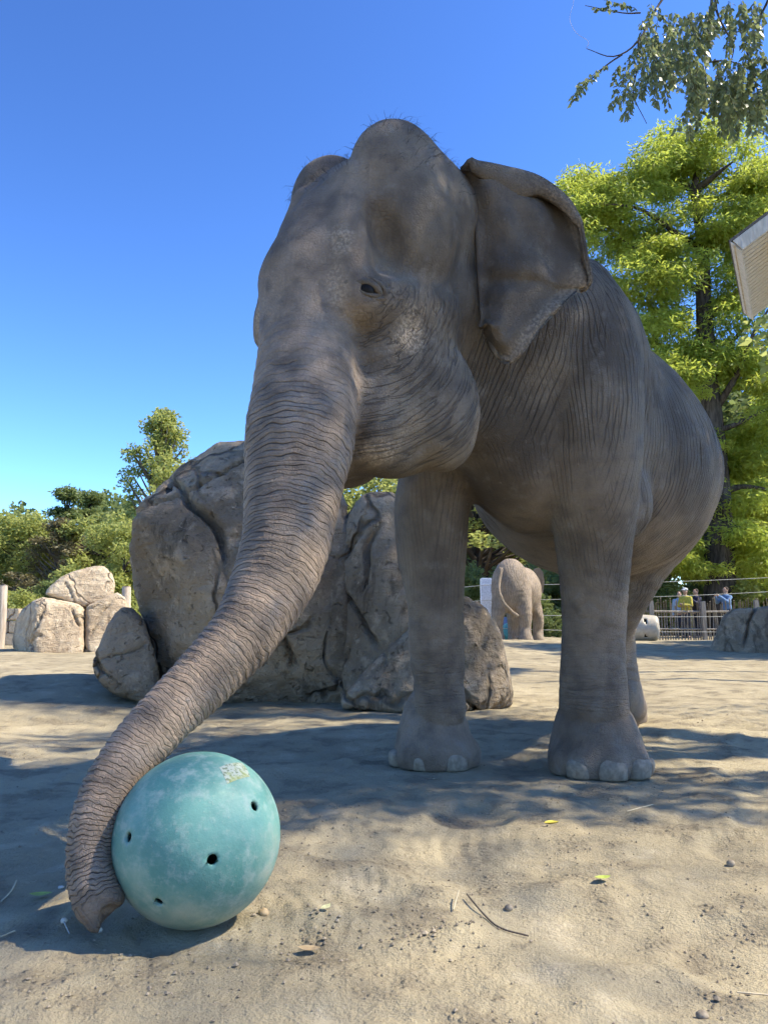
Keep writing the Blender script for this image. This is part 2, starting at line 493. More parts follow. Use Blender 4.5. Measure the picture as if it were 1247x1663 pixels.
def rock_material(name, dark, light, stain, amt=0.6):
    t = NT(name); P = t.pos()
    n1 = t.noise(P, 1.1, 5, 0.6); n2 = t.noise(P, 6.0, 6, 0.65); n3 = t.noise(P, 40.0, 4, 0.6)
    c = t.mix(t.ramp(n1, 0.35, 0.65), dark, light)
    c = t.mix(t.ramp(n2, 0.52, 0.68, 0, 0.6), c, tuple(x * 1.35 for x in light))
    st = t.noise(t.vmath('MULTIPLY', P, (2.6, 2.6, 0.8)), 1.0, 6, 0.7, 0.6)
    c = t.mix(t.ramp(st, 0.56, 0.66, 0, amt), c, stain)
    c = t.mix(t.ramp(n3, 0.56, 0.72, 0, 0.45), c, tuple(x * 0.5 for x in dark))
    c = t.mix(t.ramp(t.noise(P, 17.0, 4, 0.7), 0.62, 0.72, 0, 0.5), c, tuple(min(1, x * 1.6) for x in light))
    h = t.math('ADD', t.math('MULTIPLY', n2, 1.0), t.math('MULTIPLY', n3, 0.35))
    pit = t.ramp(t.noise(P, 13.0, 3, 0.6, 1.0), 0.60, 0.72)
    h = t.math('SUBTRACT', h, t.math('MULTIPLY', pit, 0.5))
    c = t.mix(t.math('MULTIPLY', pit, 0.45), c, stain)
    vq = t.vmath('ADD', P, t.vmath('SCALE', t.noisec(P, 1.6, 3), scale=0.9))
    frac = t.ramp(t.voro(t.vmath('MULTIPLY', vq, (1.0, 1.0, 0.55)), 0.95, 'DISTANCE_TO_EDGE'), 0.0, 0.030)
    frac = t.math('MULTIPLY', t.math('SUBTRACT', 1.0, frac), t.ramp(n1, 0.42, 0.58))
    h = t.math('SUBTRACT', h, t.math('MULTIPLY', frac, 1.2))
    c = t.mix(t.math('MULTIPLY', frac, 0.7), c, stain)
    lay = t.noise(t.vmath('MULTIPLY', P, (1.5, 1.5, 9.0)), 1.0, 4, 0.6, 1.2)
    h = t.math('ADD', h, t.math('MULTIPLY', lay, 0.6))
    return t.fin(c, 0.9, t.bump(h, 0.05, 0.9), 0.2)
MAT['rock'] = rock_material('grey_rock', (0.170, 0.130, 0.088), (0.310, 0.246, 0.170), (0.045, 0.037, 0.027))
MAT['rock_tan'] = rock_material('tan_rock', (0.36, 0.275, 0.18), (0.52, 0.42, 0.29), (0.21, 0.145, 0.09), 0.6)
def leaf_material(name, a, b, trans=0.35, tcol=None, rough=0.5, spec=0.3):
    t = NT(name)
    r = t.n('ShaderNodeNewGeometry').outputs['Random Per Island']
    c = t.mix(r, a, b)
    c = t.mix(t.ramp(t.noise(t.obj(), 0.55, 3), 0.35, 0.65, 0, 0.45), c, tuple(x * 0.7 for x in a))
    t.fin(c, rough, None, spec)
    tr = t.n('ShaderNodeBsdfTranslucent'); t.put(tr.inputs[0], t.mix(0.5, c, tcol or b))
    mx = t.n('ShaderNodeMixShader'); mx.inputs[0].default_value = trans
    t.l(t.b.outputs[0], mx.inputs[1]); t.l(tr.outputs[0], mx.inputs[2]); t.l(mx.outputs[0], t.out.inputs[0])
    return t.m
MAT['leaf_cypress'] = leaf_material('cypress_leaf', (0.31, 0.36, 0.050), (0.47, 0.50, 0.085), 0.60, (0.52, 0.60, 0.10))
MAT['leaf_mid'] = leaf_material('broad_leaf', (0.27, 0.315, 0.085), (0.46, 0.48, 0.150), 0.60)
MAT['leaf_dark'] = leaf_material('dark_leaf', (0.120, 0.165, 0.055), (0.23, 0.275, 0.090), 0.50)
MAT['leaf_dry'] = leaf_material('dry_leaf', (0.13, 0.12, 0.055), (0.20, 0.17, 0.085), 0.30)
MAT['leaf_shade'] = leaf_material('shade_leaf', (0.150, 0.195, 0.090), (0.27, 0.310, 0.140), 0.52, rough=0.32, spec=0.5)
def bark(name, a, b):
    t = NT(name); P = t.obj()
    n = t.noise(t.vmath('MULTIPLY', P, (9, 9, 1.6)), 1.0, 5, 0.65)
    return t.fin(t.mix(t.ramp(n, 0.35, 0.65), a, b), 0.9, t.bump(n, 0.04, 0.8), 0.15)
MAT['bark'] = bark('bark', (0.045, 0.036, 0.030), (0.13, 0.105, 0.085))
MAT['bark_pale'] = bark('pale_bark', (0.12, 0.10, 0.08), (0.26, 0.22, 0.18))
def wood(name, a, b):
    t = NT(name); P = t.obj()
    n = t.noise(t.vmath('MULTIPLY', P, (22, 22, 2.5)), 1.0, 4, 0.6)
    return t.fin(t.mix(t.ramp(n, 0.3, 0.7), a, b), 0.85, t.bump(n, 0.01, 0.5), 0.2)
MAT['stake'] = wood('weathered_stake', (0.17, 0.15, 0.125), (0.34, 0.305, 0.26))
MAT['log'] = wood('pale_log', (0.36, 0.29, 0.22), (0.55, 0.47, 0.37))
MAT['board'] = wood('painted_board', (0.50, 0.44, 0.35), (0.60, 0.54, 0.45))
MAT['fascia'] = wood('fascia_paint', (0.46, 0.42, 0.36), (0.60, 0.56, 0.50))
MAT['shingle'] = plain('roof_shingle', (0.10, 0.09, 0.08), 0.9)
MAT['cable'] = plain('steel_cable', (0.40, 0.40, 0.38), 0.4, 0.5)
MAT['white_post'] = plain('white_painted_post', (0.70, 0.71, 0.74), 0.6)
def ball_material():
    t = NT('turquoise_plastic'); P = t.obj()
    n1 = t.noise(P, 7.0, 5, 0.6); n2 = t.noise(P, 26.0, 5, 0.7); n3 = t.noise(P, 120.0, 3, 0.6)
    z = t.sep(P)[2]
    c = t.mix(t.ramp(n1, 0.35, 0.66), (0.080, 0.222, 0.188), (0.145, 0.312, 0.255))
    c = t.mix(t.ramp(n2, 0.46, 0.70, 0, 0.7), c, (0.30, 0.38, 0.33))
    c = t.mix(t.ramp(t.noise(t.vmath('MULTIPLY', P, (7, 7, 50)), 1.0, 4, 0.7, 1.2), 0.58, 0.72, 0, 0.35), c, (0.28, 0.39, 0.32))
    low = t.math('ADD', t.math('MULTIPLY', z, -5.0), t.math('MULTIPLY', t.math('SUBTRACT', n1, 0.5), 2.2))
    c = t.mix(t.ramp(low, -0.05, 0.95, 0, 0.60), c, (0.40, 0.37, 0.28))
    c = t.mix(t.ramp(n3, 0.60, 0.74, 0, 0.3), c, (0.40, 0.38, 0.30))
    h = t.math('ADD', t.math('MULTIPLY', n2, 0.5), t.math('MULTIPLY', n3, 0.3))
    return t.fin(c, t.ramp(n2, 0.35, 0.7, 0.48, 0.68), t.bump(h, 0.004, 0.6), 0.4)
MAT['ball'] = ball_material()
def sticker_material():
    t = NT('sticker_print'); P = t.obj()
    v = t.noise(t.vmath('MULTIPLY', P, (1, 1, 1)), 130.0, 3, 0.6)
    c = t.mix(t.ramp(v, 0.52, 0.57), (0.36, 0.40, 0.33), (0.16, 0.20, 0.13))
    n = t.noise(P, 22.0, 3)
    c = t.mix(t.ramp(n, 0.48, 0.60, 0, 0.65), c, (0.27, 0.31, 0.09))
    return t.fin(c, 0.7, None, 0.2)
MAT['sticker'] = sticker_material()
MAT['barrel'] = plain('cream_plastic', (0.42, 0.37, 0.29), 0.5, 0.4, 0.12, 9)
MAT['dark'] = plain('drum_shade', (0.03, 0.025, 0.02), 0.8)  # near-black that stands for shade behind the drum slots
MAT['blue'] = plain('blue_plastic', (0.10, 0.17, 0.34), 0.5)
MAT['teal'] = plain('teal_plastic', (0.08, 0.30, 0.33), 0.5)
MAT['crumb'] = plain('soil_crumb', (0.27, 0.22, 0.155), 0.95, 0.1, 0.35, 45)
MAT['pebble'] = plain('pale_pebble', (0.55, 0.52, 0.46), 0.7, 0.2, 0.2, 60)
MAT['twig'] = plain('dry_twig', (0.13, 0.10, 0.075), 0.9)
MAT['straw'] = plain('dry_straw', (0.50, 0.42, 0.28), 0.8)
MAT['grass'] = leaf_material('short_grass', (0.06, 0.11, 0.02), (0.14, 0.19, 0.04), 0.25)
# ------------------------------------------------------------------ ground
rng = np.random.RandomState(11)
def gz_coarse(x, y):
    x = np.asarray(x, float); y = np.asarray(y, float)
    P = np.stack([x, y, np.zeros_like(x)], -1).reshape(-1, 3)
    z = 0.05 * fbm(P * 0.45, 2) * sstep(2.5, 6, P[:, 1])
    z = z + 0.13 * np.exp(-((P[:, 1] - 7.6) / 0.9) ** 2) * sstep(-1.6, -3.0, P[:, 0])           # low bank on the left
    z = z + 0.14 * np.exp(-((P[:, 1] - 19.5) / 2.6) ** 2) * sstep(0.2, 2.5, P[:, 0])            # rise before the fence
    z = z + 0.010 * (P[:, 1] - 24).clip(0, 60)
    return z.reshape(x.shape)
def gz_fine(x, y):
    x = np.asarray(x, float); y = np.asarray(y, float)
    P = np.stack([x, y, np.zeros_like(x)], -1).reshape(-1, 3)
    fade = 1 / (1 + (P[:, 1] / 9.0) ** 2)
    n1 = fbm(P * 2.3 + 5, 3); n2 = fbm(P * 9.0 + 9, 3)
    tread = fbm(P * np.array([3.0, 7.0, 1]) + 3, 2)
    z = fade * (0.030 * n1 + 0.009 * n2 * (0.6 + n1.clip(-.4, .6)) + 0.006 * np.abs(tread))
    z = z - fade * 0.012 * sstep(.25, .6, n1)
    rf = np.random.RandomState(33)
    for _ in range(46):
        cx, cy = rf.uniform(-1.6, 2.4), rf.uniform(1.0, 5.5); r = rf.uniform(.10, .19); dp = rf.uniform(.006, .014)
        d = np.hypot(P[:, 0] - cx, (P[:, 1] - cy) * rf.uniform(.85, 1.1)) / r
        z = z - dp * sstep(1.0, .75, d) + dp * .7 * np.exp(-((d - 1.12) / .14) ** 2)
    for _ in range(26):                                 # scuffed ripples and drag marks
        cx, cy = rf.uniform(-1.2, 1.8), rf.uniform(.9, 4.0); th = rf.uniform(0, 3.14); wl = rf.uniform(.035, .06); R_ = rf.uniform(.10, .28)
        dx, dy = P[:, 0] - cx, P[:, 1] - cy
        u_ = dx * math.cos(th) + dy * math.sin(th) + 1.2 * (-dx * math.sin(th) + dy * math.cos(th)) ** 2
        z = z + .0028 * np.sin(2 * math.pi * u_ / wl) * np.exp(-(dx * dx + dy * dy) / R_ ** 2)
    # a crescent scuffed up by a foot
    for cx, cy, r, w in ((ground_at(640, 1480)[0], ground_at(640, 1480)[1], .20, .035), (.62, 1.75, .30, .05), (.25, 2.35, .28, .05)):
        d = np.hypot(P[:, 0] - cx, (P[:, 1] - cy) * 1.0); a = np.arctan2(P[:, 1] - cy, P[:, 0] - cx)
        z = z + 0.010 * np.exp(-((d - r) / w) ** 2) * sstep(-.1, .5, -np.sin(a + .2)) - 0.006 * np.exp(-(d / r) ** 2)
    return z.reshape(x.shape)
FEET = [(ground_at(969, 1254), .24), (ground_at(705, 1242), .22), (ground_at(1000, 1172), .2)]
def gz(x, y):
    z = gz_coarse(x, y) + gz_fine(x, y)
    keep = 1.0
    for c, r in [((-.4365, 1.89), .10)] + [((g[0], g[1]), r) for g, r in FEET]:
        keep = keep * sstep(.6 * r, 1.5 * r, np.hypot(np.asarray(x) - c[0], np.asarray(y) - c[1]))
    return z * keep
def gz1(x, y): return float(gz(np.array([x]), np.array([y]))[0])
def build_ground():
    r1 = np.concatenate([np.linspace(-40, 0.4, 14, endpoint=False), 0.4 + np.geomspace(0.45, 900, 640) - .45 + .0])
    nx = 520
    t = np.linspace(-1, 1, nx); t = np.sign(t) * (0.55 * np.abs(t) + 0.45 * np.abs(t) ** 3)
    Y = np.repeat(r1, nx); half = 1.9 + 1.0 * np.maximum(np.abs(r1) - .6, 0) + np.where(r1 < .4, 20, 0)
    X = (half[:, None] * t[None]).ravel()
    Z = gz(X, Y)
    V = np.stack([X, Y, Z], 1); n = len(r1)
    i = np.arange(n - 1)[:, None] * nx + np.arange(nx - 1)[None]
    F = np.stack([i, i + 1, i + nx + 1, i + nx], -1).reshape(-1, 4)
    o = link('ground', mesh_np('ground', V, F), MAT['sand'])
    tag(o, 'pale trodden sand of the elephant yard', kind='structure')
build_ground()
def build_crumbs():
    # angular clods lying loose on the sand
    ico = np.array([(0, 0, 1), (.9, 0, .2), (.3, .85, .3), (-.7, .5, .2), (-.7, -.55, .25), (.25, -.85, .2), (0.1, .1, -.5)])
    tri = np.array([(0, 1, 2), (0, 2, 3), (0, 3, 4), (0, 4, 5), (0, 5, 1), (6, 2, 1), (6, 3, 2), (6, 4, 3), (6, 5, 4), (6, 1, 5)])
    n = 34000
    y = 0.95 + 5.5 * rng.rand(n) ** 2.2; x = (rng.rand(n) * 2 - 1) * (0.35 + .62 * y)
    P = np.stack([x, y, np.zeros(n)], 1)
    keep = (fbm(P * 1.7 + 2, 3) + .35 * rng.normal(size=n)) > 0.12
    x, y = x[keep], y[keep]
    # a thicker scatter along the scuffed crescent
    c = ground_at(640, 1480); a = rng.uniform(math.pi * 1.02, math.pi * 1.85, 150); r = .20 + rng.normal(size=150) * .026
    x = np.concatenate([x, c[0] + r * np.cos(a)]); y = np.concatenate([y, c[1] + r * np.sin(a)])
    n = len(x)
    s = 0.0011 + 0.0042 * rng.rand(n) ** 4 + 0.004 * (rng.rand(n) > .985); s[-150:] *= 1.35
    z = gz(x, y)
    th = rng.rand(n) * 6.28; ct, st = np.cos(th), np.sin(th)
    jit = 1 + .5 * (rng.rand(n, 7, 3) - .5)
    B = ico[None] * jit * s[:, None, None]
    Vx = B[..., 0] * ct[:, None] - B[..., 1] * st[:, None] + x[:, None]; Vy = B[..., 0] * st[:, None] + B[..., 1] * ct[:, None] + y[:, None]
    V = np.stack([Vx, Vy, B[..., 2] * .8 + z[:, None] + s[:, None] * .3], -1).reshape(-1, 3)
    F = (tri[None] + 7 * np.arange(n)[:, None, None]).reshape(-1, 3)
    o = link('soil_crumbs', mesh_np('soil_crumbs', V, F, False), MAT['crumb'])
    tag(o, 'loose crumbs of dry soil scattered over the sand', 'soil', kind='stuff')
build_crumbs()

# ------------------------------------------------------------------ boulders
def plane_solid(planes, k):
    F_ = Field()
    P0 = np.array([p for p, n in planes]); Nn = np.array([np.asarray(n, float) / np.linalg.norm(n) for p, n in planes])
    def fn(Q):
        d = None
        for p, n in zip(P0, Nn):
            a = (Q - p) @ n
            d = a if d is None else -smin(-d, -a, k)
        return d
    return fn
def boulder(name, label, outline, Y0, front, back, mat, group=None, k=0.16, h=0.06, amp=0.05, faces=(), seed=0, subs=1, dents=()):
    """outline: silhouette seen from the yard, at distance Y0; front/back: how far it reaches towards and away"""
    pts = np.array([at(u, v, Y0) for u, v in outline])
    c = pts.mean(0); view = np.array([c[0], c[1], 0]); view /= np.linalg.norm(view)
    planes = []
    rnd = np.random.RandomState(seed)
    for a, b in zip(pts, np.roll(pts, -1, 0)):
        e = b - a; n = np.cross(e, view); n /= np.linalg.norm(n)
        if n @ (0.5 * (a + b) - c) < 0: n = -n
        planes.append((0.5 * (a + b) , n + view * rnd.uniform(-.12, .22)))
    planes.append((c - view * front, -view + np.array([0, 0, .25])))
    planes.append((c + view * back, view))
    for (u, v), fd, n in faces:                        # extra facets on the near side
        planes.append((at(u, v, Y0) - view * fd, n))
    ext = max(np.ptp(pts[:, 0]), np.ptp(pts[:, 2]))
    F_ = Field()
    lo = np.minimum(pts.min(0), np.minimum(c - view * front, c + view * back)) - .25; hi = np.maximum(pts.max(0), np.maximum(c - view * front, c + view * back)) + .25
    lo[1] = min(lo[1], c[1] - front - .3); hi[1] = max(hi[1], c[1] + back + .3)
    F_._add(plane_solid(planes, k), lo, hi, 1e-3, False)
    for (u, v), fd, r in dents:
        F_.ell(at(u, v, Y0) - view * fd, r, k=0.05, sub=True)
    V, F = surface_nets(F_, lo, hi, h); V = relax(V, F, 2, .5)
    for _ in range(subs): V, F = subdivide(V, F)
    V = relax(V, F, 1, .5)
    N = normals(V, F)
    s = 1.0 / ext
    w = V * s * 3.0 + seed * 3.1
    d = amp * ext * (0.7 * fbm(w * .7, 2) + .22 * fbm(w * 2.4 + 4, 3) + .20 * fbm(w * 6, 3))
    q = w + .22 * np.stack([noise3(w * 1.3 + 3), noise3(w * 1.3 + 9), noise3(w * 1.3 + 15)], 1)
    for dirn, off in (((.8, .3, .55), .3), ((-.5, .2, .85), 1.7), ((.9, -.2, -.3), .9)):      # running cracks and ledges
        pz = q @ (np.array(dirn) * 0.55) + off + seed * .37
        fr = pz - np.floor(pz)
        live = sstep(-.05, .25, noise3(w * .9 + off * 7))
        d -= amp * ext * live * (1.7 * sstep(.028, 0, np.abs(fr - .5)) - .12 * sstep(.5, .56, fr) * sstep(.95, .6, fr))
    V = V + N * d[:, None]
    o = link(name, mesh_np(name, V, F), mat)
    tag(o, label, 'boulder', group)
    return o
G1 = 'grey boulders behind the elephant'
boulder('boulder', 'huge rounded grey boulder rising behind the elephant trunk', [(216, 905), (232, 845), (262, 795), (312, 738), (370, 716), (450, 716), (540, 770), (566, 900), (560, 1150), (330, 1155), (262, 1110), (226, 1000)], 7.1, .75, 1.3, MAT['rock'], G1, k=.09, h=.055, amp=.036, seed=1,
        faces=[((360, 800), .55, (-.25, -.75, .62)), ((280, 1000), .50, (-.62, -.74, -.25)), ((480, 950), .68, (.35, -.9, .05)), ((360, 1060), .62, (-.1, -.85, -.5))])
boulder('boulder', 'grey boulder with a rounded top standing between the trunk and the right foreleg', [(556, 1150), (552, 860), (575, 815), (612, 796), (655, 802), (720, 850), (750, 1000), (740, 1150)], 6.9, .55, 1.0, MAT['rock'], G1, k=.12, h=.05, amp=.028, seed=2,
        faces=[((640, 900), .40, (.45, -.8, .35)), ((590, 1000), .45, (-.5, -.85, .1))])
boulder('boulder', 'low grey boulder behind the right foreleg, its sloping top edge sunlit', [(545, 1150), (585, 1095), (660, 1015), (735, 965), (765, 968), (800, 1005), (822, 1070), (836, 1150)], 6.4, .45, .9, MAT['rock'], G1, k=.09, h=.045, amp=.035, seed=3,
        faces=[((700, 1040), .32, (-.3, -.8, .45)), ((790, 1070), .30, (.6, -.75, .25))])
boulder('boulder', 'small dark grey boulder leaning at the left foot of the huge one', [(152, 1095), (160, 1060), (178, 1010), (205, 985), (232, 1000), (255, 1060), (262, 1140), (225, 1140), (175, 1125)], 6.75, .30, .6, MAT['rock'], G1, k=.09, h=.04, amp=.03, seed=4)
G2 = 'sunlit tan boulders piled on the left'
boulder('boulder', 'tan boulder lying on top of the sunlit pile at left', [(68, 968), (85, 948), (128, 926), (160, 917), (180, 925), (187, 955), (172, 982), (140, 988), (95, 976)], 17.6, .55, 1.0, MAT['rock_tan'], G2, k=.12, h=.08, amp=.03, seed=5)
boulder('boulder', 'broad tan boulder at the bottom left of the sunlit pile', [(14, 1035), (22, 1000), (45, 978), (85, 972), (138, 984), (140, 1040), (136, 1066), (28, 1066)], 17.0, .8, 1.1, MAT['rock_tan'], G2, k=.15, h=.08, amp=.035, seed=6,
        faces=[((45, 1010), .5, (-.7, -.7, .1))])
boulder('boulder', 'tan boulder at the bottom right of the sunlit pile', [(132, 1062), (134, 984), (160, 975), (190, 960), (206, 975), (212, 1020), (210, 1062)], 17.4, .6, 1.0, MAT['rock_tan'], G2, k=.12, h=.08, amp=.035, seed=7)
boulder('boulder', 'dark grey boulder lying before the stake fence at the right edge', [(1150, 1062), (1162, 1030), (1180, 998), (1205, 988), (1250, 984), (1330, 990), (1345, 1062)], 16.4, .7, 1.0, MAT['rock'], None, k=.10, h=.07, amp=.03, seed=8,
        faces=[((1175, 1020), .35, (-.8, -.6, .1))])
# ------------------------------------------------------------------ the elephant with the ball
HA = math.radians(43)
HC = np.array([-0.18, 2.90, 2.0])
HF = np.array([-math.sin(HA), -math.cos(HA), 0]); HL = np.array([math.cos(HA), -math.sin(HA), 0]); HZ = np.array([0, 0, 1.0])
HR = np.stack([HF, HL, HZ], 1)
def hd(f, l, z): return HC + f * HF + l * HL + z * HZ
BA = math.radians(35)
BD = np.array([math.sin(BA), math.cos(BA), 0]); BL = np.array([math.cos(BA), -math.sin(BA), 0])
BR = np.stack([BD, BL, HZ], 1)
BC = np.array([0.62, 3.46, 0])                       # under the shoulders
def bd(a, l, z): return BC + a * BD + l * BL + z * HZ
def rot(a, b, c, base=np.eye(3)):
    return base @ np.array(Euler((a, b, c)).to_matrix())
TR = [(507, 470, 2.80, .205), (501, 560, 2.72, .180), (495, 640, 2.63, .184), (487, 715, 2.54, .182), (477, 790, 2.46, .158), (467, 870, 2.38, .141),
      (440, 950, 2.29, .121), (396, 1030, 2.19, .096), (328, 1105, 2.10, .082), (252, 1182, 2.00, .071), (196, 1250, 1.92, .0635),
      (161, 1320, 1.86, .0575), (147, 1385, 1.82, .0540), (152, 1435, 1.79, .0510), (160, 1465, 1.775, .0340)]
TRP = catmull([list(at(u, v, Y)) + [r] for u, v, Y, r in TR], 6)

def leg(E, rows, foot, fz, k=0.07):
    pts = [list(at(u, v, Y)) + [r] for u, v, Y, r in rows]
    gx, gy, rw = foot
    lx, ly, lz, lr = pts[-1]
    pts += [[gx, gy + .03, 0.25, rw * 0.71], [gx, gy + .015, 0.16, rw * 0.88], [gx, gy, 0.06, rw * 1.0], [gx, gy, 0.02, rw * 1.0]]
    E.chain(pts, k=k, dense=4)
    for a in (-.95, -.32, .32, .95):                           # toe swellings
        E.ell((gx + math.sin(fz + a) * rw * .78, gy - math.cos(fz + a) * rw * .78, 0.05), (.080, .080, .095), k=0.03)
def elephant_field():
    E = Field()
    # torso
    E.ell(bd(1.14, -0.06, 1.53), (0.84, 0.69, 0.60), BR, k=0.2)
    E.ell(bd(1.10, -0.04, 1.72), (0.98, 0.53, 0.64), BR, k=0.2)
    E.ell(bd(0.36, -0.02, 1.77), (0.48, 0.42, 0.64), BR, k=0.2)          # chest and withers
    E.ell(bd(1.75, 0.0, 1.62), (0.55, 0.48, 0.62), BR, k=0.2)          # rump
    E.ell(bd(0.24, -0.04, 1.46), (0.34, 0.30, 0.30), BR, k=0.15)       # brisket
    E.ell(bd(0.42, 0.06, 2.03), (0.56, 0.36, 0.40), BR, k=0.18)          # withers
    # neck
    n0, n1 = bd(0.30, 0.0, 1.96), hd(-0.28, 0, 0.05)
    E.chain([list(n0) + [.41], list(0.5 * (n0 + n1)) + [.34], list(n1) + [.28]], k=0.2)
    n0, n1 = bd(0.36, -.04, 1.58), hd(-0.34, -.02, -0.22)
    E.chain([list(n0) + [.31], list(n1) + [.21]], k=0.15)
    # forelegs
    E.ell(at(960, 575, 3.50), (0.25, 0.17, 0.47), rot(0, 0, 0, BR), k=0.05)
    g = ground_at(970, 1252)
    leg(E, ((950, 520, 3.50, .20), (954, 610, 3.46, .245), (959, 720, 3.46, .232), (962, 800, 3.50, .206), (963, 870, 3.57, .182), (964, 950, 3.63, .157), (964, 1040, 3.68, .148), (963, 1110, 3.69, .155), (964, 1150, 3.69, .160)), (g[0], g[1], .222), -0.2, 0.04)
    g = ground_at(705, 1241)
    leg(E, ((735, 660, 3.74, .25), (709, 760, 3.75, .190), (702, 830, 3.77, .185), (701, 900, 3.79, .170), (705, 960, 3.80, .150), (709, 1050, 3.82, .138), (713, 1110, 3.83, .128), (715, 1150, 3.83, .130)), (g[0], g[1], .195), 0.25, 0.07)
    E.ell(at(1008, 815, 3.68), (.13, .15, .20), BR, k=0.06)                 # elbow
    # hind legs
    g = ground_at(1000, 1172)
    leg(E, ((1065, 760, 4.9, .34), (1040, 880, 4.82, .245), (1010, 960, 4.85, .18), (985, 1040, 5.05, .140), (997, 1100, 5.10, .135), (999, 1130, 5.10, .145)), (g[0], g[1], .17), 0, 0.07)
    f1 = bd(1.98, -0.25, 0)
    E.chain([list(bd(1.78, -.24, 1.45)) + [.33], list(bd(1.70, -.25, 1.0)) + [.23], list(bd(1.82, -.25, .7)) + [.165], list(bd(1.98, -.25, .40)) + [.135], list(bd(1.98, -.25, .2)) + [.14]], k=0.1, dense=4)
    E.ell((f1[0], f1[1], 0.11), (0.18, 0.19, 0.13), k=0.07)
    # head: forward, sideways and up from its centre
    H = Field()
    hp = lambda *q: [list(hd(*p[:3])) + [p[3]] for p in q]
    H.ell(hd(-0.17, 0, 0.10), (0.34, 0.30, 0.44), HR, k=0.10)
    H.ell(hd(-0.055, 0, 0.22), (0.22, 0.19, 0.36), rot(0, -.22, 0, HR), k=0.08)       # forehead
    H.ell(hd(0.10, 0, -0.06), (0.21, 0.18, 0.36), HR, k=0.10)                    # root of the trunk
    for s in (-1, 1):
        H.ell(hd(-0.18, s * 0.175, 0.44), (0.25, 0.165, 0.26), HR, k=0.035)       # domes
        H.ell(hd(-0.165, s * 0.235, 0.22), (0.215, 0.165, 0.30), HR, k=0.07)       # temporal bulge
        H.ell(hd(-0.40, s * 0.195, 0.36), (0.24, 0.165, 0.265), HR, k=0.08)         # nape
        H.chain(hp((.07, s * .14, .38, .05), (.105, s * .165, .22, .062), (.140, s * .195, .05, .074), (.135, s * .222, -.08, .078)), k=0.07)      # brow
        H.chain(hp((.12, s * .245, -.16, .085), (-.06, s * .285, -.13, .085), (-.26, s * .29, -.10, .09)), k=0.06)  # cheekbone
        H.ell(hd(-0.18, s * 0.225, -0.30), (0.25, 0.130, 0.34), HR, k=0.08)      # masseter
        H.ell(hd(-0.10, s * 0.140, -0.57), (0.31, 0.160, 0.20), rot(0, -0.05, 0, HR), k=0.06)    # jaw lobe
        H.ell(hd(-0.32, s * 0.255, -0.48), (0.18, 0.145, 0.25), HR, k=0.05)
        H.ell(hd(0.060, s * 0.345, 0.125), (0.070, 0.135, 0.185), rot(s * -.10, .40, s * -.35, HR), k=0.03, sub=True)   # temple hollow
        H.ell(hd(0.165, s * 0.335, -0.150), (0.050, 0.030, 0.030), HR, k=0.02, sub=True)         # eye socket
    H.chain(hp((-.1, 0, -.58, .16), (.08, .02, -.70, .11), (.17, .02, -.82, .035)), k=0.06)          # lower lip
    H.chain(hp((.16, 0, .42, .02), (.02, 0, .66, .045), (-.25, 0, .78, .06), (-.5, 0, .66, .05)), k=0.07, sub=True)          # cleft of the crown
    T = Field()
    for i in range(0, len(TRP) - 1, 10):
        T.chain(TRP[i:i + 11], k=1e-4)
    H.merge(T, 0.06)
    for s in (-1, 1):
        H.chain(hp((.055, s * .30, -.45, .014), (.088, s * .278, -.50, .034), (.112, s * .268, -.56, .042), (.125, s * .25, -.63, .045), (.12, s * .19, -.71, .042)), k=0.03, sub=True)    # mouth crease
    tip = TRP[-1][:3]
    H.chain([list(TRP[-4][:3]) + [.047], list(at(150, 1478, 1.765)) + [.030], list(at(153, 1499, 1.75)) + [.018], list(at(157, 1511, 1.745)) + [.010]], k=0.02)   # finger
    H.chain([list(TRP[-2][:3]) + [.046], list(at(180, 1462, 1.77)) + [.026], list(at(192, 1459, 1.775)) + [.014]], k=0.02)
    H.ell(at(178, 1486, 1.755), (.020, .018, .020), k=0.012, sub=True)                       # nostrils
    E.merge(H, 0.05)
    return E

NAILS = []
def trunk_coords(V):
    """arc length, signed angle round the trunk, distance from its axis"""
    A, B = TRP[:-1], TRP[1:]
    L = np.concatenate([[0], np.cumsum(np.linalg.norm(B[:, :3] - A[:, :3], axis=1))])
    T = TRP[2:, :3] - TRP[:-2, :3]; T = np.vstack([TRP[1:2, :3] - TRP[:1, :3], T, TRP[-1:, :3] - TRP[-2:-1, :3]])
    T /= np.linalg.norm(T, axis=1)[:, None]
    best = np.full(len(V), 9.0); s = np.zeros(len(V)); ang = np.zeros(len(V)); rad = np.ones(len(V))
    for i, (a, b) in enumerate(zip(A, B)):
        ba = b[:3] - a[:3]; pa = V - a[:3]
        d0 = pa @ T[i]; d1 = (b[:3] - V) @ T[i + 1]        # between the planes square to the trunk at both nodes
        ok = (d0 >= -1e-6) & (d1 >= -1e-6)
        if i == 0: ok |= (d0 < 0) & (d1 > 0)
        if i == len(A) - 1: ok |= (d1 < 0) & (d0 > 0)
        t = np.clip(d0 / np.where(np.abs(d0 + d1) > 1e-6, d0 + d1, 1), 0, 1)
        off = pa - t[:, None] * ba; d = np.linalg.norm(off, axis=1) - (a[3] + (b[3] - a[3]) * t)
        m = ok & (d < best)
        best[m] = d[m]
        x = np.cross(ba, HF); x /= np.linalg.norm(x); y = np.cross(x, ba); y /= np.linalg.norm(y)
        s[m] = (L[i] + t * (L[i + 1] - L[i]))[m]; ang[m] = np.arctan2(off @ x, off @ y)[m]
        rad[m] = (a[3] + (b[3] - a[3]) * t)[m]
    return s, ang, best, rad, L[-1]
def blob(V, c, r):
    q = (V - np.asarray(c)) / np.asarray(r)
    return np.exp(-(q * q).sum(1))
def headq(V): return (V - HC) @ HR
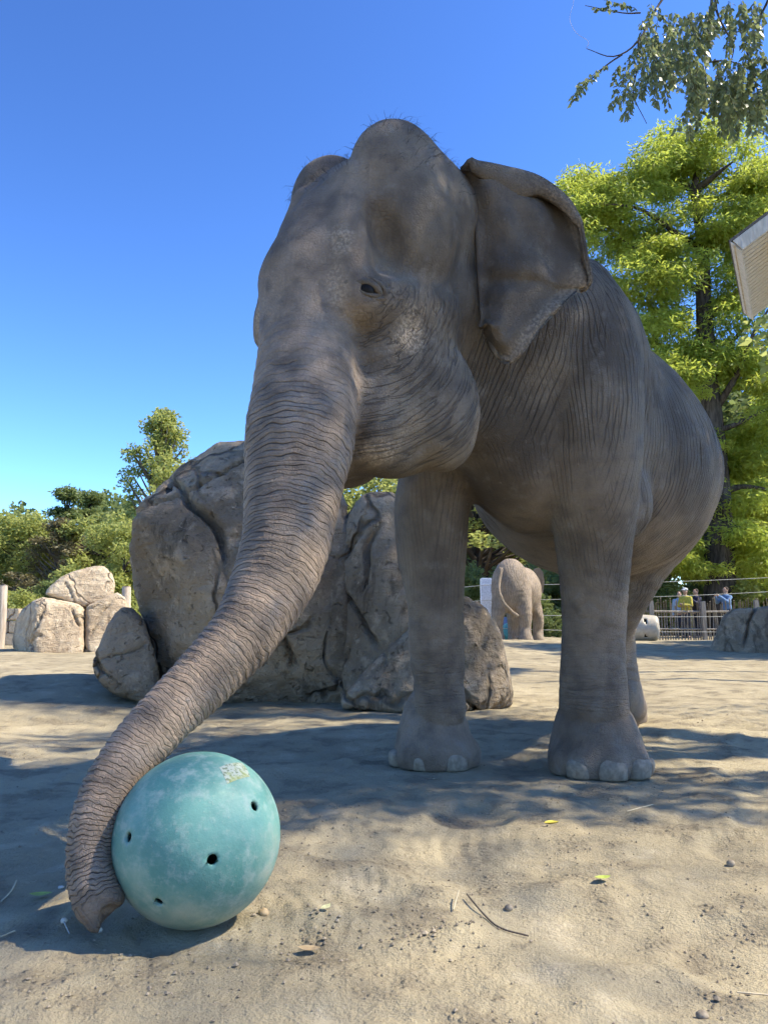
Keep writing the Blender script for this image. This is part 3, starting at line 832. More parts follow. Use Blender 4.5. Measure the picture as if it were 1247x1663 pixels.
def skin_attrs(me, V, N):
    q = headq(V); f, l, z = q[:, 0], q[:, 1], q[:, 2]
    s, ang, dist, rad, Lt = trunk_coords(V)
    wt = sstep(0.035, 0.005, dist) * sstep(0.12, 0.42, s)
    wr = wt * (0.22 * sstep(.18, .32, s) + 0.78 * sstep(.40, .80, s))
    # rings: about 3.4 cm apart at the root, 1.1 cm near the tip
    S = np.linspace(0, Lt + .2, 400)
    sp = np.interp(S / Lt, [0, .2, .35, .5, .75, 1.1], [.034, .027, .0185, .0150, .0118, .0100])
    ph = np.interp(s, S, np.concatenate([[0], np.cumsum((S[1] - S[0]) / sp[:-1])]))
    add_attr(me, 'ring', np.stack([ph, ang, wr], 1), 'FLOAT_VECTOR')
    b = V - BC; a_, lb = b @ BD, b @ BL
    headw = sstep(-.55, -.35, f) * sstep(-1.0, -.8, z) * (dist * 0 + 1)
    headw = np.where((a_ > -.25), 0, headw)
    wbody = (1 - headw) * sstep(.55, 1.0, V[:, 2]) * (1 - wt)
    wbody = wbody * np.maximum(np.maximum(sstep(.30, .60, a_), sstep(1.15, 1.6, V[:, 2])), .55)
    wleg = (1 - wbody) * (1 - headw) * (1 - wt) * sstep(.22, .30, V[:, 2])
    nl, nd = np.abs(N @ BL), np.abs(N @ BD)
    add_attr(me, 'flank', np.stack([a_, lb + V[:, 2], wbody * sstep(.35, .65, nl)], 1), 'FLOAT_VECTOR')
    add_attr(me, 'front', np.stack([lb, V[:, 2], wbody * sstep(.45, .75, nd)], 1), 'FLOAT_VECTOR')
    ank = np.maximum(blob(V, at(955, 1130, 3.3), (.16, .3, .085)), blob(V, at(690, 1110, 3.45), (.13, .3, .13)))
    ank = np.maximum(ank, 0.30 * sstep(.95, .2, V[:, 2]))
    add_attr(me, 'shank', np.stack([V[:, 2], V[:, 0], wleg * ank], 1), 'FLOAT_VECTOR')
    # cheek folds fan out from the corner of the mouth
    al = np.abs(l)
    rr = np.arctan2(-(z + .10), -(f - .17)); th = np.hypot((z + .10) * .9, f - .17) * 4.2
    wch = headw * sstep(.12, .20, al) * sstep(.20, .06, f) * sstep(.00, -.16, z) * sstep(-.84, -.70, z) * (1 - wt)
    add_attr(me, 'fan', np.stack([th, rr, wch], 1), 'FLOAT_VECTOR')
    # pale, freckled and brown patches of the hide
    pale = np.zeros(len(V))
    for s_ in (-1, 1):
        for c, r, w in (((.20, .22, .04), (.05, .08, .10), .70), ((.20, .20, -.14), (.06, .08, .12), .85), ((-.05, .31, -.25), (.09, .12, .13), .75),
                        ((.03, .24, -.70), (.12, .12, .07), .8), ((-.30, .34, -.5), (.05, .08, .09), .5), ((.20, .20, -.34), (.1, .1, .12), .4)):
            pale = np.maximum(pale, w * blob(q, (c[0], s_ * c[1], c[2]), r))
    pale = np.maximum(pale, .75 * wt * np.exp(-((ang - .75) / .55) ** 2) * sstep(.2, .45, s) * sstep(1.5, .9, s))
    warm = np.maximum(wt * .8, .6 * headw * sstep(-.1, .3, f))
    warm = np.maximum(warm, .35 * wbody * sstep(1.55, 1.15, V[:, 2]))
    warm = np.maximum(warm, .40 * sstep(1.15, .6, V[:, 2]))
    add_attr(me, 'tint', np.stack([pale, warm, headw], 1), 'FLOAT_VECTOR')
    return ph, ang, wt, th, wch, q
def tube(pts, rad, seg=6, closed=False):
    pts = np.asarray(pts, float); n = len(pts); rad = np.ones(n) * rad
    V = []; up = np.array([0.13, 0.21, 0.97])
    for i in range(n):
        d = pts[(i + 1) % n] - pts[i - 1] if (closed or 0 < i < n - 1) else (pts[1] - pts[0] if i == 0 else pts[-1] - pts[-2])
        d = d / (np.linalg.norm(d) + 1e-9); x = np.cross(d, up); x /= (np.linalg.norm(x) + 1e-9); y = np.cross(x, d)
        for k in range(seg):
            w = 2 * math.pi * k / seg
            V.append(pts[i] + rad[i] * (math.cos(w) * x + math.sin(w) * y))
    F = []
    for i in range(n if closed else n - 1):
        for k in range(seg):
            a, b = i * seg + k, i * seg + (k + 1) % seg
            c, d = ((i + 1) % n) * seg + (k + 1) % seg, ((i + 1) % n) * seg + k
            F.append((a, d, c, b))
    return np.array(V), F
def ball_np(c, r, R=np.eye(3), nu=20, nv=12):
    V = [c + R @ (np.array([math.cos(2 * math.pi * i / nu) * math.sin(math.pi * j / nv), math.sin(2 * math.pi * i / nu) * math.sin(math.pi * j / nv), math.cos(math.pi * j / nv)]) * r) for j in range(nv + 1) for i in range(nu)]
    F = [(j * nu + i, (j + 1) * nu + i, (j + 1) * nu + (i + 1) % nu, j * nu + (i + 1) % nu) for j in range(nv) for i in range(nu)]
    return np.array(V), F
EAR_B = [(750, 275, 2.99, .00), (772, 276, 3.00, .045), (808, 281, 3.01, .080), (846, 289, 3.02, .088), (884, 308, 3.03, .068), (915, 337, 3.03, .045), (932, 376, 3.03, .025), (941, 422, 3.03, .016), (951, 464, 3.02, .012),
         (938, 473, 3.01, 0), (908, 498, 2.98, 0), (878, 529, 2.96, 0), (853, 563, 2.94, 0), (834, 584, 2.94, 0), (812, 582, 2.97, 0), (796, 560, 3.00, 0), (785, 536, 3.00, 0)]
EAR_R = [(756, 283, 3.00), (760, 292, 3.00), (764, 305, 2.99), (768, 325, 2.98), (771, 350, 2.98), (773, 375, 2.97), (774, 400, 2.97), (775, 425, 2.97), (776, 445, 2.96),
         (777, 460, 2.96), (778, 475, 2.96), (779, 488, 2.96), (780, 500, 2.95), (781, 510, 2.95), (782, 517, 2.95), (782, 524, 2.95), (782, 530, 2.95)]
def build_ear(root, side):
    m = 6
    B = catmull([list(at(u, v, Y)) + [w] for u, v, Y, w in EAR_B], m)
    R = catmull([list(at(u, v, Y)) for u, v, Y in EAR_R], m)
    nt = len(B); rows = []
    out = HL * .75 + HF * .66                                  # off the side of the head, towards the front
    nu = 26
    for j in range(nu + 1):
        w = j / nu
        P = R * (1 - w) + B[:, :3] * w
        bul = 0.055 * math.sin(math.pi * min(1, w * 1.15)) - 0.02 * math.exp(-((w - .08) / .06) ** 2)
        tt = np.linspace(0, 1, nt)
        rip = 0.008 * np.sin(tt * 30) * w ** 2 + 0.030 * noise3(np.stack([tt * 9, np.full(nt, w * 4), np.full(nt, .5)], 1)) * (w > .1)
        wav = 0.008 * noise3(np.stack([tt * 70, np.full(nt, 1.5), np.full(nt, .5)], 1)) * w ** 6
        cd = B[:, :3] - R; cd = cd / (np.linalg.norm(cd, axis=1)[:, None] + 1e-6)
        rows.append(P + (bul + rip)[:, None] * out + wav[:, None] * cd)
    fl = B[:, 3] * (1 + .30 * noise3(np.stack([np.linspace(0, 1, nt) * 17, np.full(nt, 2.5), np.full(nt, .7)], 1)))
    side_on = sstep(.030, .012, fl) * (fl > 0.004)
    dn = np.array([0, 0, -1.0])[None] * (1 - side_on)[:, None] + HL[None] * side_on[:, None] * .9
    for a, o in ((.0, .022), (.15, .046), (.40, .062), (.75, .064), (1.1, .056), (1.12, .048)):
        rows.append(B[:, :3] + (o * sstep(0, .02, fl))[:, None] * out + (fl * a)[:, None] * dn + (np.array([0, 0, .010])[None] * (sstep(0, .03, fl) * math.sin(math.pi * min(1, a + .2)))[:, None]))
    V = np.concatenate(rows); nr = len(rows)
    wv = np.repeat(np.concatenate([np.arange(nu + 1) / nu, np.ones(nr - nu - 1)]), nt)
    tv = np.tile(np.linspace(0, 1, nt), nr)
    F = np.array([(j * nt + i, j * nt + i + 1, (j + 1) * nt + i + 1, (j + 1) * nt + i) for j in range(nr - 1) for i in range(nt - 1)])
    if side < 0:
        q = headq(V); q[:, 1] *= -1; V = HC + q @ HR.T; F = F[:, ::-1]
    me = mesh_np('ear', V, F)
    pale = sstep(.62, 1.0, wv) * sstep(.36, .52, tv) * sstep(.97, .80, tv) * .85
    pale = np.maximum(pale, .55 * blob(np.stack([wv, tv], 1), (.62, .46), (.14, .07)))
    pale = np.maximum(pale, .5 * sstep(.995, 1, wv) * sstep(.1, .2, tv))
    z0 = np.zeros(len(V))
    add_attr(me, 'tint', np.stack([pale, z0 + .15, z0], 1), 'FLOAT_VECTOR')
    o = link('ear', me, MAT['ear'], root)
    sm = o.modifiers.new('thick', 'SOLIDIFY'); sm.thickness = 0.013; sm.offset = -1 if side > 0 else 1
    return o
def build_elephant():
    E = elephant_field()
    V, F = grow(E, (-1.3, 1.5, -0.05), (2.8, 6.2, 2.9), 0.02, 1)
    root = empty('elephant', (0.6, 3.4, 0)); root['world_parts'] = 1
    tag(root, 'large grey elephant in the foreground curling its trunk round a turquoise ball', 'elephant')
    N = normals(V, F)
    tmp = mesh_np('t', V, F)
    ph, ang, wt, th, wch, q = skin_attrs(tmp, V, N)
    bpy.data.meshes.remove(tmp)
    # larger folds as relief
    nz = fbm(V * 4.0, 3)
    disp = 0.006 * nz
    disp += wt * 0.0022 * np.sin(2 * math.pi * (ph * .5 + .4 * noise3(np.stack([ph * .12, ang * .8, ph * 0], 1))))
    disp -= wch * 0.007 * np.maximum(0, np.cos(th * 34 + 4.0 * noise3(V * 4))) ** 6 * sstep(-.2, .4, noise3(V * 3.1 + 4))
    bq = V - BC; ab, lb_ = bq @ BD, bq @ BL
    bodyw = sstep(-.9, -.3, ab) * sstep(.5, 1.0, V[:, 2])
    fo = noise3(np.stack([ab * 9 + .8 * noise3(V * 2.5), (lb_ + V[:, 2]) * 1.3, ab * 0 + 4], 1))
    disp -= bodyw * (1 - wt) * 0.006 * sstep(.16, 0, np.abs(fo)) * sstep(-.3, .3, noise3(V * 1.7 + 8))
    sag = noise3(np.stack([V[:, 2] * 11 + .8 * noise3(V * 3), np.arctan2(V[:, 1] - 3.7, V[:, 0] - .9) * 1.2, ab * 0 + 9], 1))
    disp -= sstep(1.05, .8, V[:, 2]) * sstep(.22, .34, V[:, 2]) * 0.005 * sstep(.15, 0, np.abs(sag)) * (ab > -.35)
    V = V + N * disp[:, None]
    V[:, 2] = np.maximum(V[:, 2], 0.004)
    me = mesh_np('elephant_body', V, F)
    skin_attrs(me, V, N)
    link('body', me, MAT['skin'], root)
    for s in (1, -1): build_ear(root, s)
    # eyes with lids
    for s in (1, -1):
        c = hd(.150, s * .300, -.150)
        o_ = hd(.150 + .55, s * (.300 + .8), -.15) - c; o_ /= np.linalg.norm(o_)
        tx = np.cross(HZ, o_); tx /= np.linalg.norm(tx); ty = np.cross(o_, tx)
        c = EYE_AT(E, c, o_)
        tl = -.22 * s
        ex, ey = math.cos(tl) * tx + math.sin(tl) * ty, -math.sin(tl) * tx + math.cos(tl) * ty
        Vb, Fb = ball_np(c - o_ * .0165, .035)
        eye = link('eye', mesh_py('eye', Vb, Fb, True), MAT['eye'], root)
        for rx, ry, r, dz, oo in ((.046, .024, .0105, 0, .006), (.072, .040, .0075, .005, -.002)):
            pts = [c + o_ * (oo - .012 * math.cos(w) ** 2) + ex * rx * math.cos(w) + ey * (ry * math.sin(w) * (1 if math.sin(w) > 0 else .75) + dz) for w in np.linspace(0, 2 * math.pi, 40, endpoint=False)]
            rr = [r * (1.35 if math.sin(w) > 0 else .8) for w in np.linspace(0, 2 * math.pi, 40, endpoint=False)]
            Vt, Ft = tube(pts, np.array(rr), 8, True)
            ml = mesh_py('eyelid', Vt, Ft, True)
            add_attr(ml, 'tint', np.tile([0.0, .1, 1], (len(Vt), 1)), 'FLOAT_VECTOR')
            link('eyelid', ml, MAT['skin'], root)
    # toenails
    gl, gr = ground_at(970, 1252), ground_at(705, 1241)
    for g, rw, al, sizes in ((gl, .222, (-.62, .04, .66, 1.22), (1, 1.1, 1.1, .8)), (gr, .195, (-1.25, -.72, -.38, .48), (.85, .75, .75, 1.05))):
        for a, sz in zip(al, sizes):
            R = np.array(Euler((0.16, 0, a)).to_matrix())
            c = np.array([g[0] + math.sin(a) * rw * 1.0, g[1] - math.cos(a) * rw * 1.0, 0.032])
            Vn, Fn = ball_np(np.zeros(3), np.ones(3), np.eye(3), 24, 16)
            Vn = np.sign(Vn) * np.abs(Vn) ** np.array([.72, .9, .72]) * np.array([.058, .040, .054]) * sz
            Vn = c + (Vn * (1 + .05 * noise3(Vn * 30 + a * 9))[:, None]) @ R.T
            Vn[:, 2] = np.maximum(Vn[:, 2], 0.003)
            link('toenail', mesh_py('toenail', Vn, Fn, True), MAT['nail'], root)
    # bristles on the crown
    rnd = np.random.RandomState(3)
    cand = np.nonzero((q[:, 2] > .38) & (q[:, 0] > -.62))[0]
    pick = rnd.choice(cand, 900)
    HV, HFc = [], []
    for i in pick:
        p, n = V[i] - N[i] * .004, N[i]
        d = n * 1.0 + rnd.normal(size=3) * .45 - HF * .5; d /= np.linalg.norm(d)
        L_ = rnd.uniform(.025, .075); sd = np.cross(d, rnd.normal(size=3)); sd *= .0008 / np.linalg.norm(sd)
        b_ = len(HV); tipp = p + d * L_ + np.array([0, 0, -.012]) - HF * .012
        HV += [p - sd, p + sd, p + d * L_ * .55 + sd * .7, p + d * L_ * .55 - sd * .7, tipp]
        HFc += [(b_, b_ + 1, b_ + 2, b_ + 3), (b_ + 3, b_ + 2, b_ + 4)]
    link('hair', mesh_py('hair', HV, HFc), MAT['hair'], root)
    return root
def EYE_AT(E, c, o_):
    """slide along o_ to where the hide would be without the socket"""
    t = .12
    for _ in range(60):
        e = E.eval((c + o_ * t)[None])[0]
        if e < .002: break
        t -= max(e * .5, .002)
    return c + o_ * t
# ------------------------------------------------------------------ trees
def leaf_quads(P, D, L, W, rnd):
    """P centres, D leaf directions, lengths and widths -> rhombic leaves"""
    n = len(P)
    D = D / (np.linalg.norm(D, axis=1)[:, None] + 1e-9)
    S = np.cross(D, rnd.normal(size=(n, 3))); S /= (np.linalg.norm(S, axis=1)[:, None] + 1e-9)
    L = (np.ones(n) * L)[:, None]; W = (np.ones(n) * W)[:, None]
    V = np.stack([P - D * L * .5, P + S * W * .5 - D * L * .08, P + D * L * .5, P - S * W * .5 - D * L * .08], 1).reshape(-1, 3)
    return V, np.arange(4 * n).reshape(-1, 4)
def clump_leaves(clumps, per, L, W, rnd, down=0.3, flat=1.0):
    Ps, Ds = [], []
    for c, r in clumps:
        r = np.ones(3) * r
        n = max(8, int(per * (r[0] * r[1] + r[1] * r[2] + r[0] * r[2]) / 3.0))
        d = rnd.normal(size=(n, 3)); d /= np.linalg.norm(d, axis=1)[:, None]
        rad = rnd.rand(n) ** 0.45
        rad *= 1 + .30 * noise3(d * 2.2 + np.asarray(c)[None] * 1.7)
        Ps.append(np.asarray(c) + d * rad[:, None] * r)
        Ds.append(d * 0.8 + rnd.normal(size=(n, 3)) * .8 * np.array([1, 1, flat]) + np.array([0, 0, -down]))
    P = np.concatenate(Ps); D = np.concatenate(Ds); n = len(P)
    k = rnd.uniform(.6, 1.3, n)
    return leaf_quads(P, D, L * k, W * k, rnd)
def limb_mesh(paths, seg=7):
    Vs, Fs, o = [], [], 0
    for pts, r0, r1 in paths:
        pts = np.asarray(pts, float)
        if len(pts) > 2: pts = catmull(pts, 4)
        V, F = tube(pts, np.linspace(r0, r1, len(pts)), seg)
        Vs.append(V); Fs += [tuple(i + o for i in f) for f in F]; o += len(V)
    return mesh_py('limbs', np.concatenate(Vs), Fs, True)
def make_tree_data(kind, rnd):
    """unit tree about 1 m high, standing on the origin: trunk mesh and crown mesh"""
    cl = []
    if kind == 'round':
        for _ in range(26):
            a = rnd.rand() * 6.28; z = rnd.uniform(.25, .93); w = .30 * math.sin(math.pi * min(1, (z - .12) / .9)) ** .7
            r = w * rnd.uniform(.35, 1)
            cl.append(((r * math.cos(a), r * math.sin(a), z), rnd.uniform(.08, .13)))
        per, L, W = 42000, .026, .017
    elif kind == 'cone':
        for _ in range(34):
            a = rnd.rand() * 6.28; z = rnd.uniform(.12, .98); w = .20 * (1.03 - z)
            r = w * rnd.uniform(.5, 1)
            cl.append(((r * math.cos(a), r * math.sin(a), z), (.06 + .05 * (1 - z), .06 + .05 * (1 - z), .035 + .02 * (1 - z))))
        per, L, W = 90000, .026, .009
    elif kind == 'airy':
        for _ in range(150):
            a = rnd.rand() * 6.28; z = rnd.uniform(.22, 1.0) ; w = .50 * (1.04 - z) ** .9 * min(1, (z - .1) / .3)
            r = w * rnd.uniform(.2, 1)
            cl.append(((r * math.cos(a), r * math.sin(a), z), rnd.uniform(.022, .05)))
        per, L, W = 75000, .017, .009
    else:                                              # shrub
        for _ in range(18):
            a = rnd.rand() * 6.28; r = rnd.rand() ** .6 * .42; z = rnd.uniform(.15, .85) * (1 - .5 * r)
            cl.append(((r * math.cos(a), r * math.sin(a), z), rnd.uniform(.14, .22)))
        per, L, W = 14000, .055, .030
    V, F = clump_leaves(cl, per, L, W, rnd, down=.2)
    crown = mesh_np('crown', V, F, False)
    top = max(c[0][2] for c in cl) - .06
    paths = [([(0, 0, -.02), (.01, 0, top * .35), (-.012, .01, top * .7), (0, 0, top)], .022, .003)] if kind != 'shrub' else []
    for c, r in cl:
        z0 = max(.03, c[2] - .12 - .1 * rnd.rand())
        if kind == 'shrub': z0 = .01
        paths.append(([(0, 0, z0 if kind != 'shrub' else -.02), (c[0] * .5, c[1] * .5, (z0 + c[2]) * .5 - .01), c], .007 if kind != 'shrub' else .012, .002))
    return limb_mesh(paths, 5), crown
rt = np.random.RandomState(5)
TREE = {}
for kd in ('round', 'cone', 'airy', 'shrub'):
    for j in range(2 if kd in ('round', 'shrub') else 1):
        TREE[(kd, j)] = make_tree_data(kd, rt)
def plant_tree(name, label, cat, kind, var, loc, height, width, mat, rz, group=None, barkm='bark'):
    tm, cm = TREE[(kind, var)]
    t = empty(name, loc, rz); t.scale = (height * width, height * width, height)
    tag(t, label, cat, group)
    for nm, me, mt in (('trunk', tm, MAT[barkm]), ('crown', cm, MAT[mat])):
        o = bpy.data.objects.new(nm, me); COL.objects.link(o); o.parent = t
        if len(me.materials) == 0: me.materials.append(mt)
        o.material_slots[0].link = 'OBJECT'; o.material_slots[0].material = mt
    return t
def top_h(v, Y): return at(IW / 2, v, Y)[2]
GL = 'trees on the far left behind the boulder pile'
def tree_px(u, v_top, Y, kind, var, width, mat, label, group, barkm='bark', cat='tree', name='tree', sink=0.0):
    x = at(u, 990, Y)[0]; z = gz1(x, Y) - sink
    return plant_tree(name, label, cat, kind, var, (x, Y, z), top_h(v_top, Y) - z, width, MAT and mat, rt.rand() * 6.28, group, barkm)
tree_px(252, 672, 46, 'airy', 0, 1.15, 'leaf_mid', 'tall slender tree with an airy crown above the trees at left', GL, 'bark_pale')
tree_px(35, 822, 42, 'round', 0, 1.25, 'leaf_mid', 'leafy green tree nearest the left edge of the tree line', GL)
tree_px(98, 788, 52, 'cone', 0, 1.5, 'leaf_dark', 'dark pointed evergreen rising behind the left tree line', GL)
tree_px(92, 845, 40, 'airy', 0, 1.8, 'leaf_dry', 'thin greyish half bare tree in front of the left tree line', GL, 'bark_pale')
tree_px(138, 795, 55, 'cone', 0, 1.6, 'leaf_dark', 'second dark evergreen top behind the left tree line', GL)
tree_px(165, 812, 41, 'round', 1, 1.2, 'leaf_mid', 'broad bright green tree above the sunlit boulder pile', GL)
tree_px(200, 838, 38, 'round', 0, 1.1, 'leaf_mid', 'rounded green tree just left of the huge boulder', GL)
tree_px(-40, 800, 44, 'round', 1, 1.3, 'leaf_dark', 'dark tree cut by the left edge of the picture', GL)
tree_px(300, 800, 50, 'round', 1, 1.3, 'leaf_mid', 'green tree mostly hidden behind the huge boulder', GL)
for i, (u, v, Y, w, lb) in enumerate(((18, 945, 34, 1.3, 'green shrub beside the leaning post at the left edge'), (70, 930, 36, 1.2, 'dark green shrub behind the sunlit boulder pile'), (130, 905, 37, 1.2, 'leafy shrub above the top tan boulder'), (200, 915, 36, 1.2, 'leafy shrub between the tan pile and the huge boulder'))):
    tree_px(u, v, Y, 'shrub', i % 2, w, 'leaf_mid' if i != 1 else 'leaf_dark', lb, 'shrubs behind the tan boulder pile', cat='shrub', name='shrub')
# the wood behind the fence
GM = 'trees behind the yard'
for i, (u, v, Y, kd, w, m, lb) in enumerate(((520, 690, 52, 'round', 1.2, 'leaf_mid', 'tree hidden behind the trunk of the near elephant'), (620, 745, 48, 'round', 1.2, 'leaf_mid', 'pale green tree glimpsed under the jaw of the near elephant'),
        (700, 720, 46, 'round', 1.2, 'leaf_mid', 'tree behind the right foreleg of the near elephant'), (775, 700, 40, 'airy', 2.2, 'leaf_mid', 'thin stemmed tree seen just right of the right foreleg'), (810, 690, 44, 'round', 1.3, 'leaf_mid', 'green tree above the far elephant'),
        (880, 680, 46, 'round', 1.3, 'leaf_dark', 'dark tree behind the far elephant'), (960, 700, 47, 'round', 1.3, 'leaf_dark', 'dark tree behind the left foreleg of the near elephant'),
        (1060, 600, 48, 'round', 1.2, 'leaf_mid', 'tree behind the flank of the near elephant'), (1130, 560, 50, 'round', 1.2, 'leaf_dark', 'dark tree behind the cypress trunk'), (1225, 600, 47, 'round', 1.2, 'leaf_dark', 'dark tree at the right edge behind the cypress'), (1330, 560, 48, 'round', 1.2, 'leaf_mid', 'tree past the right edge behind the cypress'))):
    tree_px(u, v, Y, kd, i % 2 if kd == 'round' else 0, w, m, lb, GM)
for i, (u, v, Y, w, m, lb) in enumerate(((770, 900, 31, 1.0, 'leaf_dark', 'dark shrub just right of the right foreleg'), (845, 930, 30, 1.3, 'leaf_dark', 'shrub behind the rump of the far elephant'), (900, 900, 31, 1.3, 'leaf_dark', 'dark shrub between the far elephant and the left foreleg'), (905, 985, 27, 1.2, 'leaf_dark', 'low dark shrub beside the front leg of the far elephant'), (960, 920, 30, 1.2, 'leaf_dark', 'shrub hidden behind the left foreleg'),
        (1045, 925, 30, 1.3, 'leaf_dark', 'dark shrub behind the stake fence beside the hind leg'), (1090, 950, 30, 1.0, 'leaf_mid', 'sunlit shrub behind the fence left of the visitors'), (1150, 935, 34, 1.3, 'leaf_dark', 'dark shrub at the foot of the cypress trunk'), (1225, 930, 31, 1.3, 'leaf_mid', 'sunlit shrub right of the visitor in denim'), (1300, 930, 32, 1.3, 'leaf_mid', 'shrub past the right edge of the fence'))):
    tree_px(u, v, Y, 'shrub', i % 2, w, m, lb, 'shrubs behind the stake fence', cat='shrub', name='shrub')
plant_tree('tree', 'tree past the right edge shading the sand before the fence', 'tree', 'round', 0, (12.2, 16.5, 0), 9.5, 1.15, 'leaf_mid', 1.0, GM)
# a far belt of woodland closing the view
def build_wood():
    rnd = np.random.RandomState(21); cl = []
    for i in range(150):
        x = -75 + i * 1.05 + rnd.normal() * .6; y = 66 + rnd.rand() * 8
        for z in (2.5, 5.5, 8.0):
            cl.append(((x + rnd.normal(), y, z + rnd.normal() * .8), rnd.uniform(1.7, 2.6)))
    V, F = clump_leaves(cl, 110, .55, .34, rnd)
    o = link('distant_wood', mesh_np('distant_wood', V, F, False), MAT['leaf_dark'])
    tag(o, 'dark green wood closing the view behind the yard', 'wood', kind='stuff')
build_wood()

# the big cypress on the right ------------------------------------------------
def build_cypress():
    rnd = np.random.RandomState(9)
    Y = 31.0
    def p(u, v, dy=0): return at(u, v, Y + dy)
    base = p(1168, 1000); base[2] = gz1(base[0], Y)
    root = empty('cypress_tree', base); root['world_parts'] = 1
    tag(root, 'tall feathery yellow green cypress towering over the fence at right', 'tree')
    w = pxr(27, Y)
    tr = [base + (0, 0, -.2), p(1168, 900), p(1162, 760), p(1150, 620), p(1143, 500), p(1140, 400), p(1128, 300), p(1150, 240)]
    link('trunk', limb_mesh([(tr[:4], w, w * .62), (tr[3:], w * .62, w * .1)], 12), MAT['bark'], root)
    limbs = [[(1160, 668), (1195, 610), (1222, 545), (1262, 480)], [(1150, 620), (1178, 570), (1210, 530), (1262, 470)], [(1165, 700), (1205, 685), (1262, 655)], [(1143, 480), (1105, 450), (1060, 420), (1005, 385)], [(1140, 400), (1100, 380), (1062, 352), (1025, 335), (960, 330)],
             [(1128, 310), (1160, 285), (1190, 262)], [(1128, 320), (1165, 320), (1215, 300)], [(1150, 640), (1110, 610), (1070, 560), (1045, 510)], [(1165, 760), (1120, 745), (1080, 700)], [(1168, 800), (1210, 790), (1270, 800)], [(1145, 520), (1200, 470), (1260, 440)], [(1130, 310), (1090, 290), (1060, 270)], [(1165, 860), (1120, 860), (1070, 850)], [(1168, 850), (1215, 860), (1260, 850)]]
    tips = []
    for L_ in limbs:
        dy = rnd.uniform(-2.5, 2.0)
        pts = [p(u, v, dy * i / max(1, len(L_) - 1)) for i, (u, v) in enumerate(L_)]
        link('limb', limb_mesh([(pts, w * rnd.uniform(.20, .30), w * .04)], 7), MAT['bark'], root)
        tips += pts[1:]
    # sprays hang in flat layers from the limbs
    cl = []
    spots = [(950, 330), (985, 305), (1010, 340), (940, 360), (1000, 385), (1040, 300), (1080, 270), (1110, 250), (1150, 245), (1180, 260), (1205, 290), (1090, 320), (1130, 330), (1060, 380), (1110, 400), (1160, 380), (1200, 350), (1235, 320), (1250, 300), (1010, 430), (1060, 450), (1110, 460), (1165, 450), (1215, 420), (1255, 390), (1045, 500), (1090, 540), (1130, 570), (1180, 520), (1080, 600), (1120, 640), (1200, 600), (1250, 580), (1160, 600),
             (1195, 720), (1235, 740), (1175, 760), (1210, 800), (1245, 820), (1150, 800), (1190, 850), (1225, 880), (1130, 830), (1110, 870), (1150, 880), (1085, 900), (1240, 640), (1255, 700), (1130, 720), (1100, 780), (1120, 920), (1180, 905), (1215, 920), (1250, 900), (1060, 870), (1290, 400), (1310, 500), (1300, 600), (1300, 700), (1290, 800), (1330, 650), (1340, 450), (965, 345), (930, 345)]
    for u, v in spots:
        for _ in range(5):
            c = p(u + rnd.normal() * 24, v + rnd.normal() * 20, rnd.uniform(-1.6, 1.6))
            if 1120 < u < 1215 and v > 790: c = p(u + rnd.normal() * 14, v + rnd.normal() * 14, rnd.uniform(1.2, 3.5))
            k_ = rnd.uniform(.5, 1.5); cl.append((c, (k_, k_ * 1.05, k_ * rnd.uniform(.30, .62))))
    V, F = clump_leaves(cl, 900, .24, .060, rnd, down=.45, flat=.55)
    link('crown', mesh_np('crown', V, F, False), MAT['leaf_cypress'], root)
build_cypress()

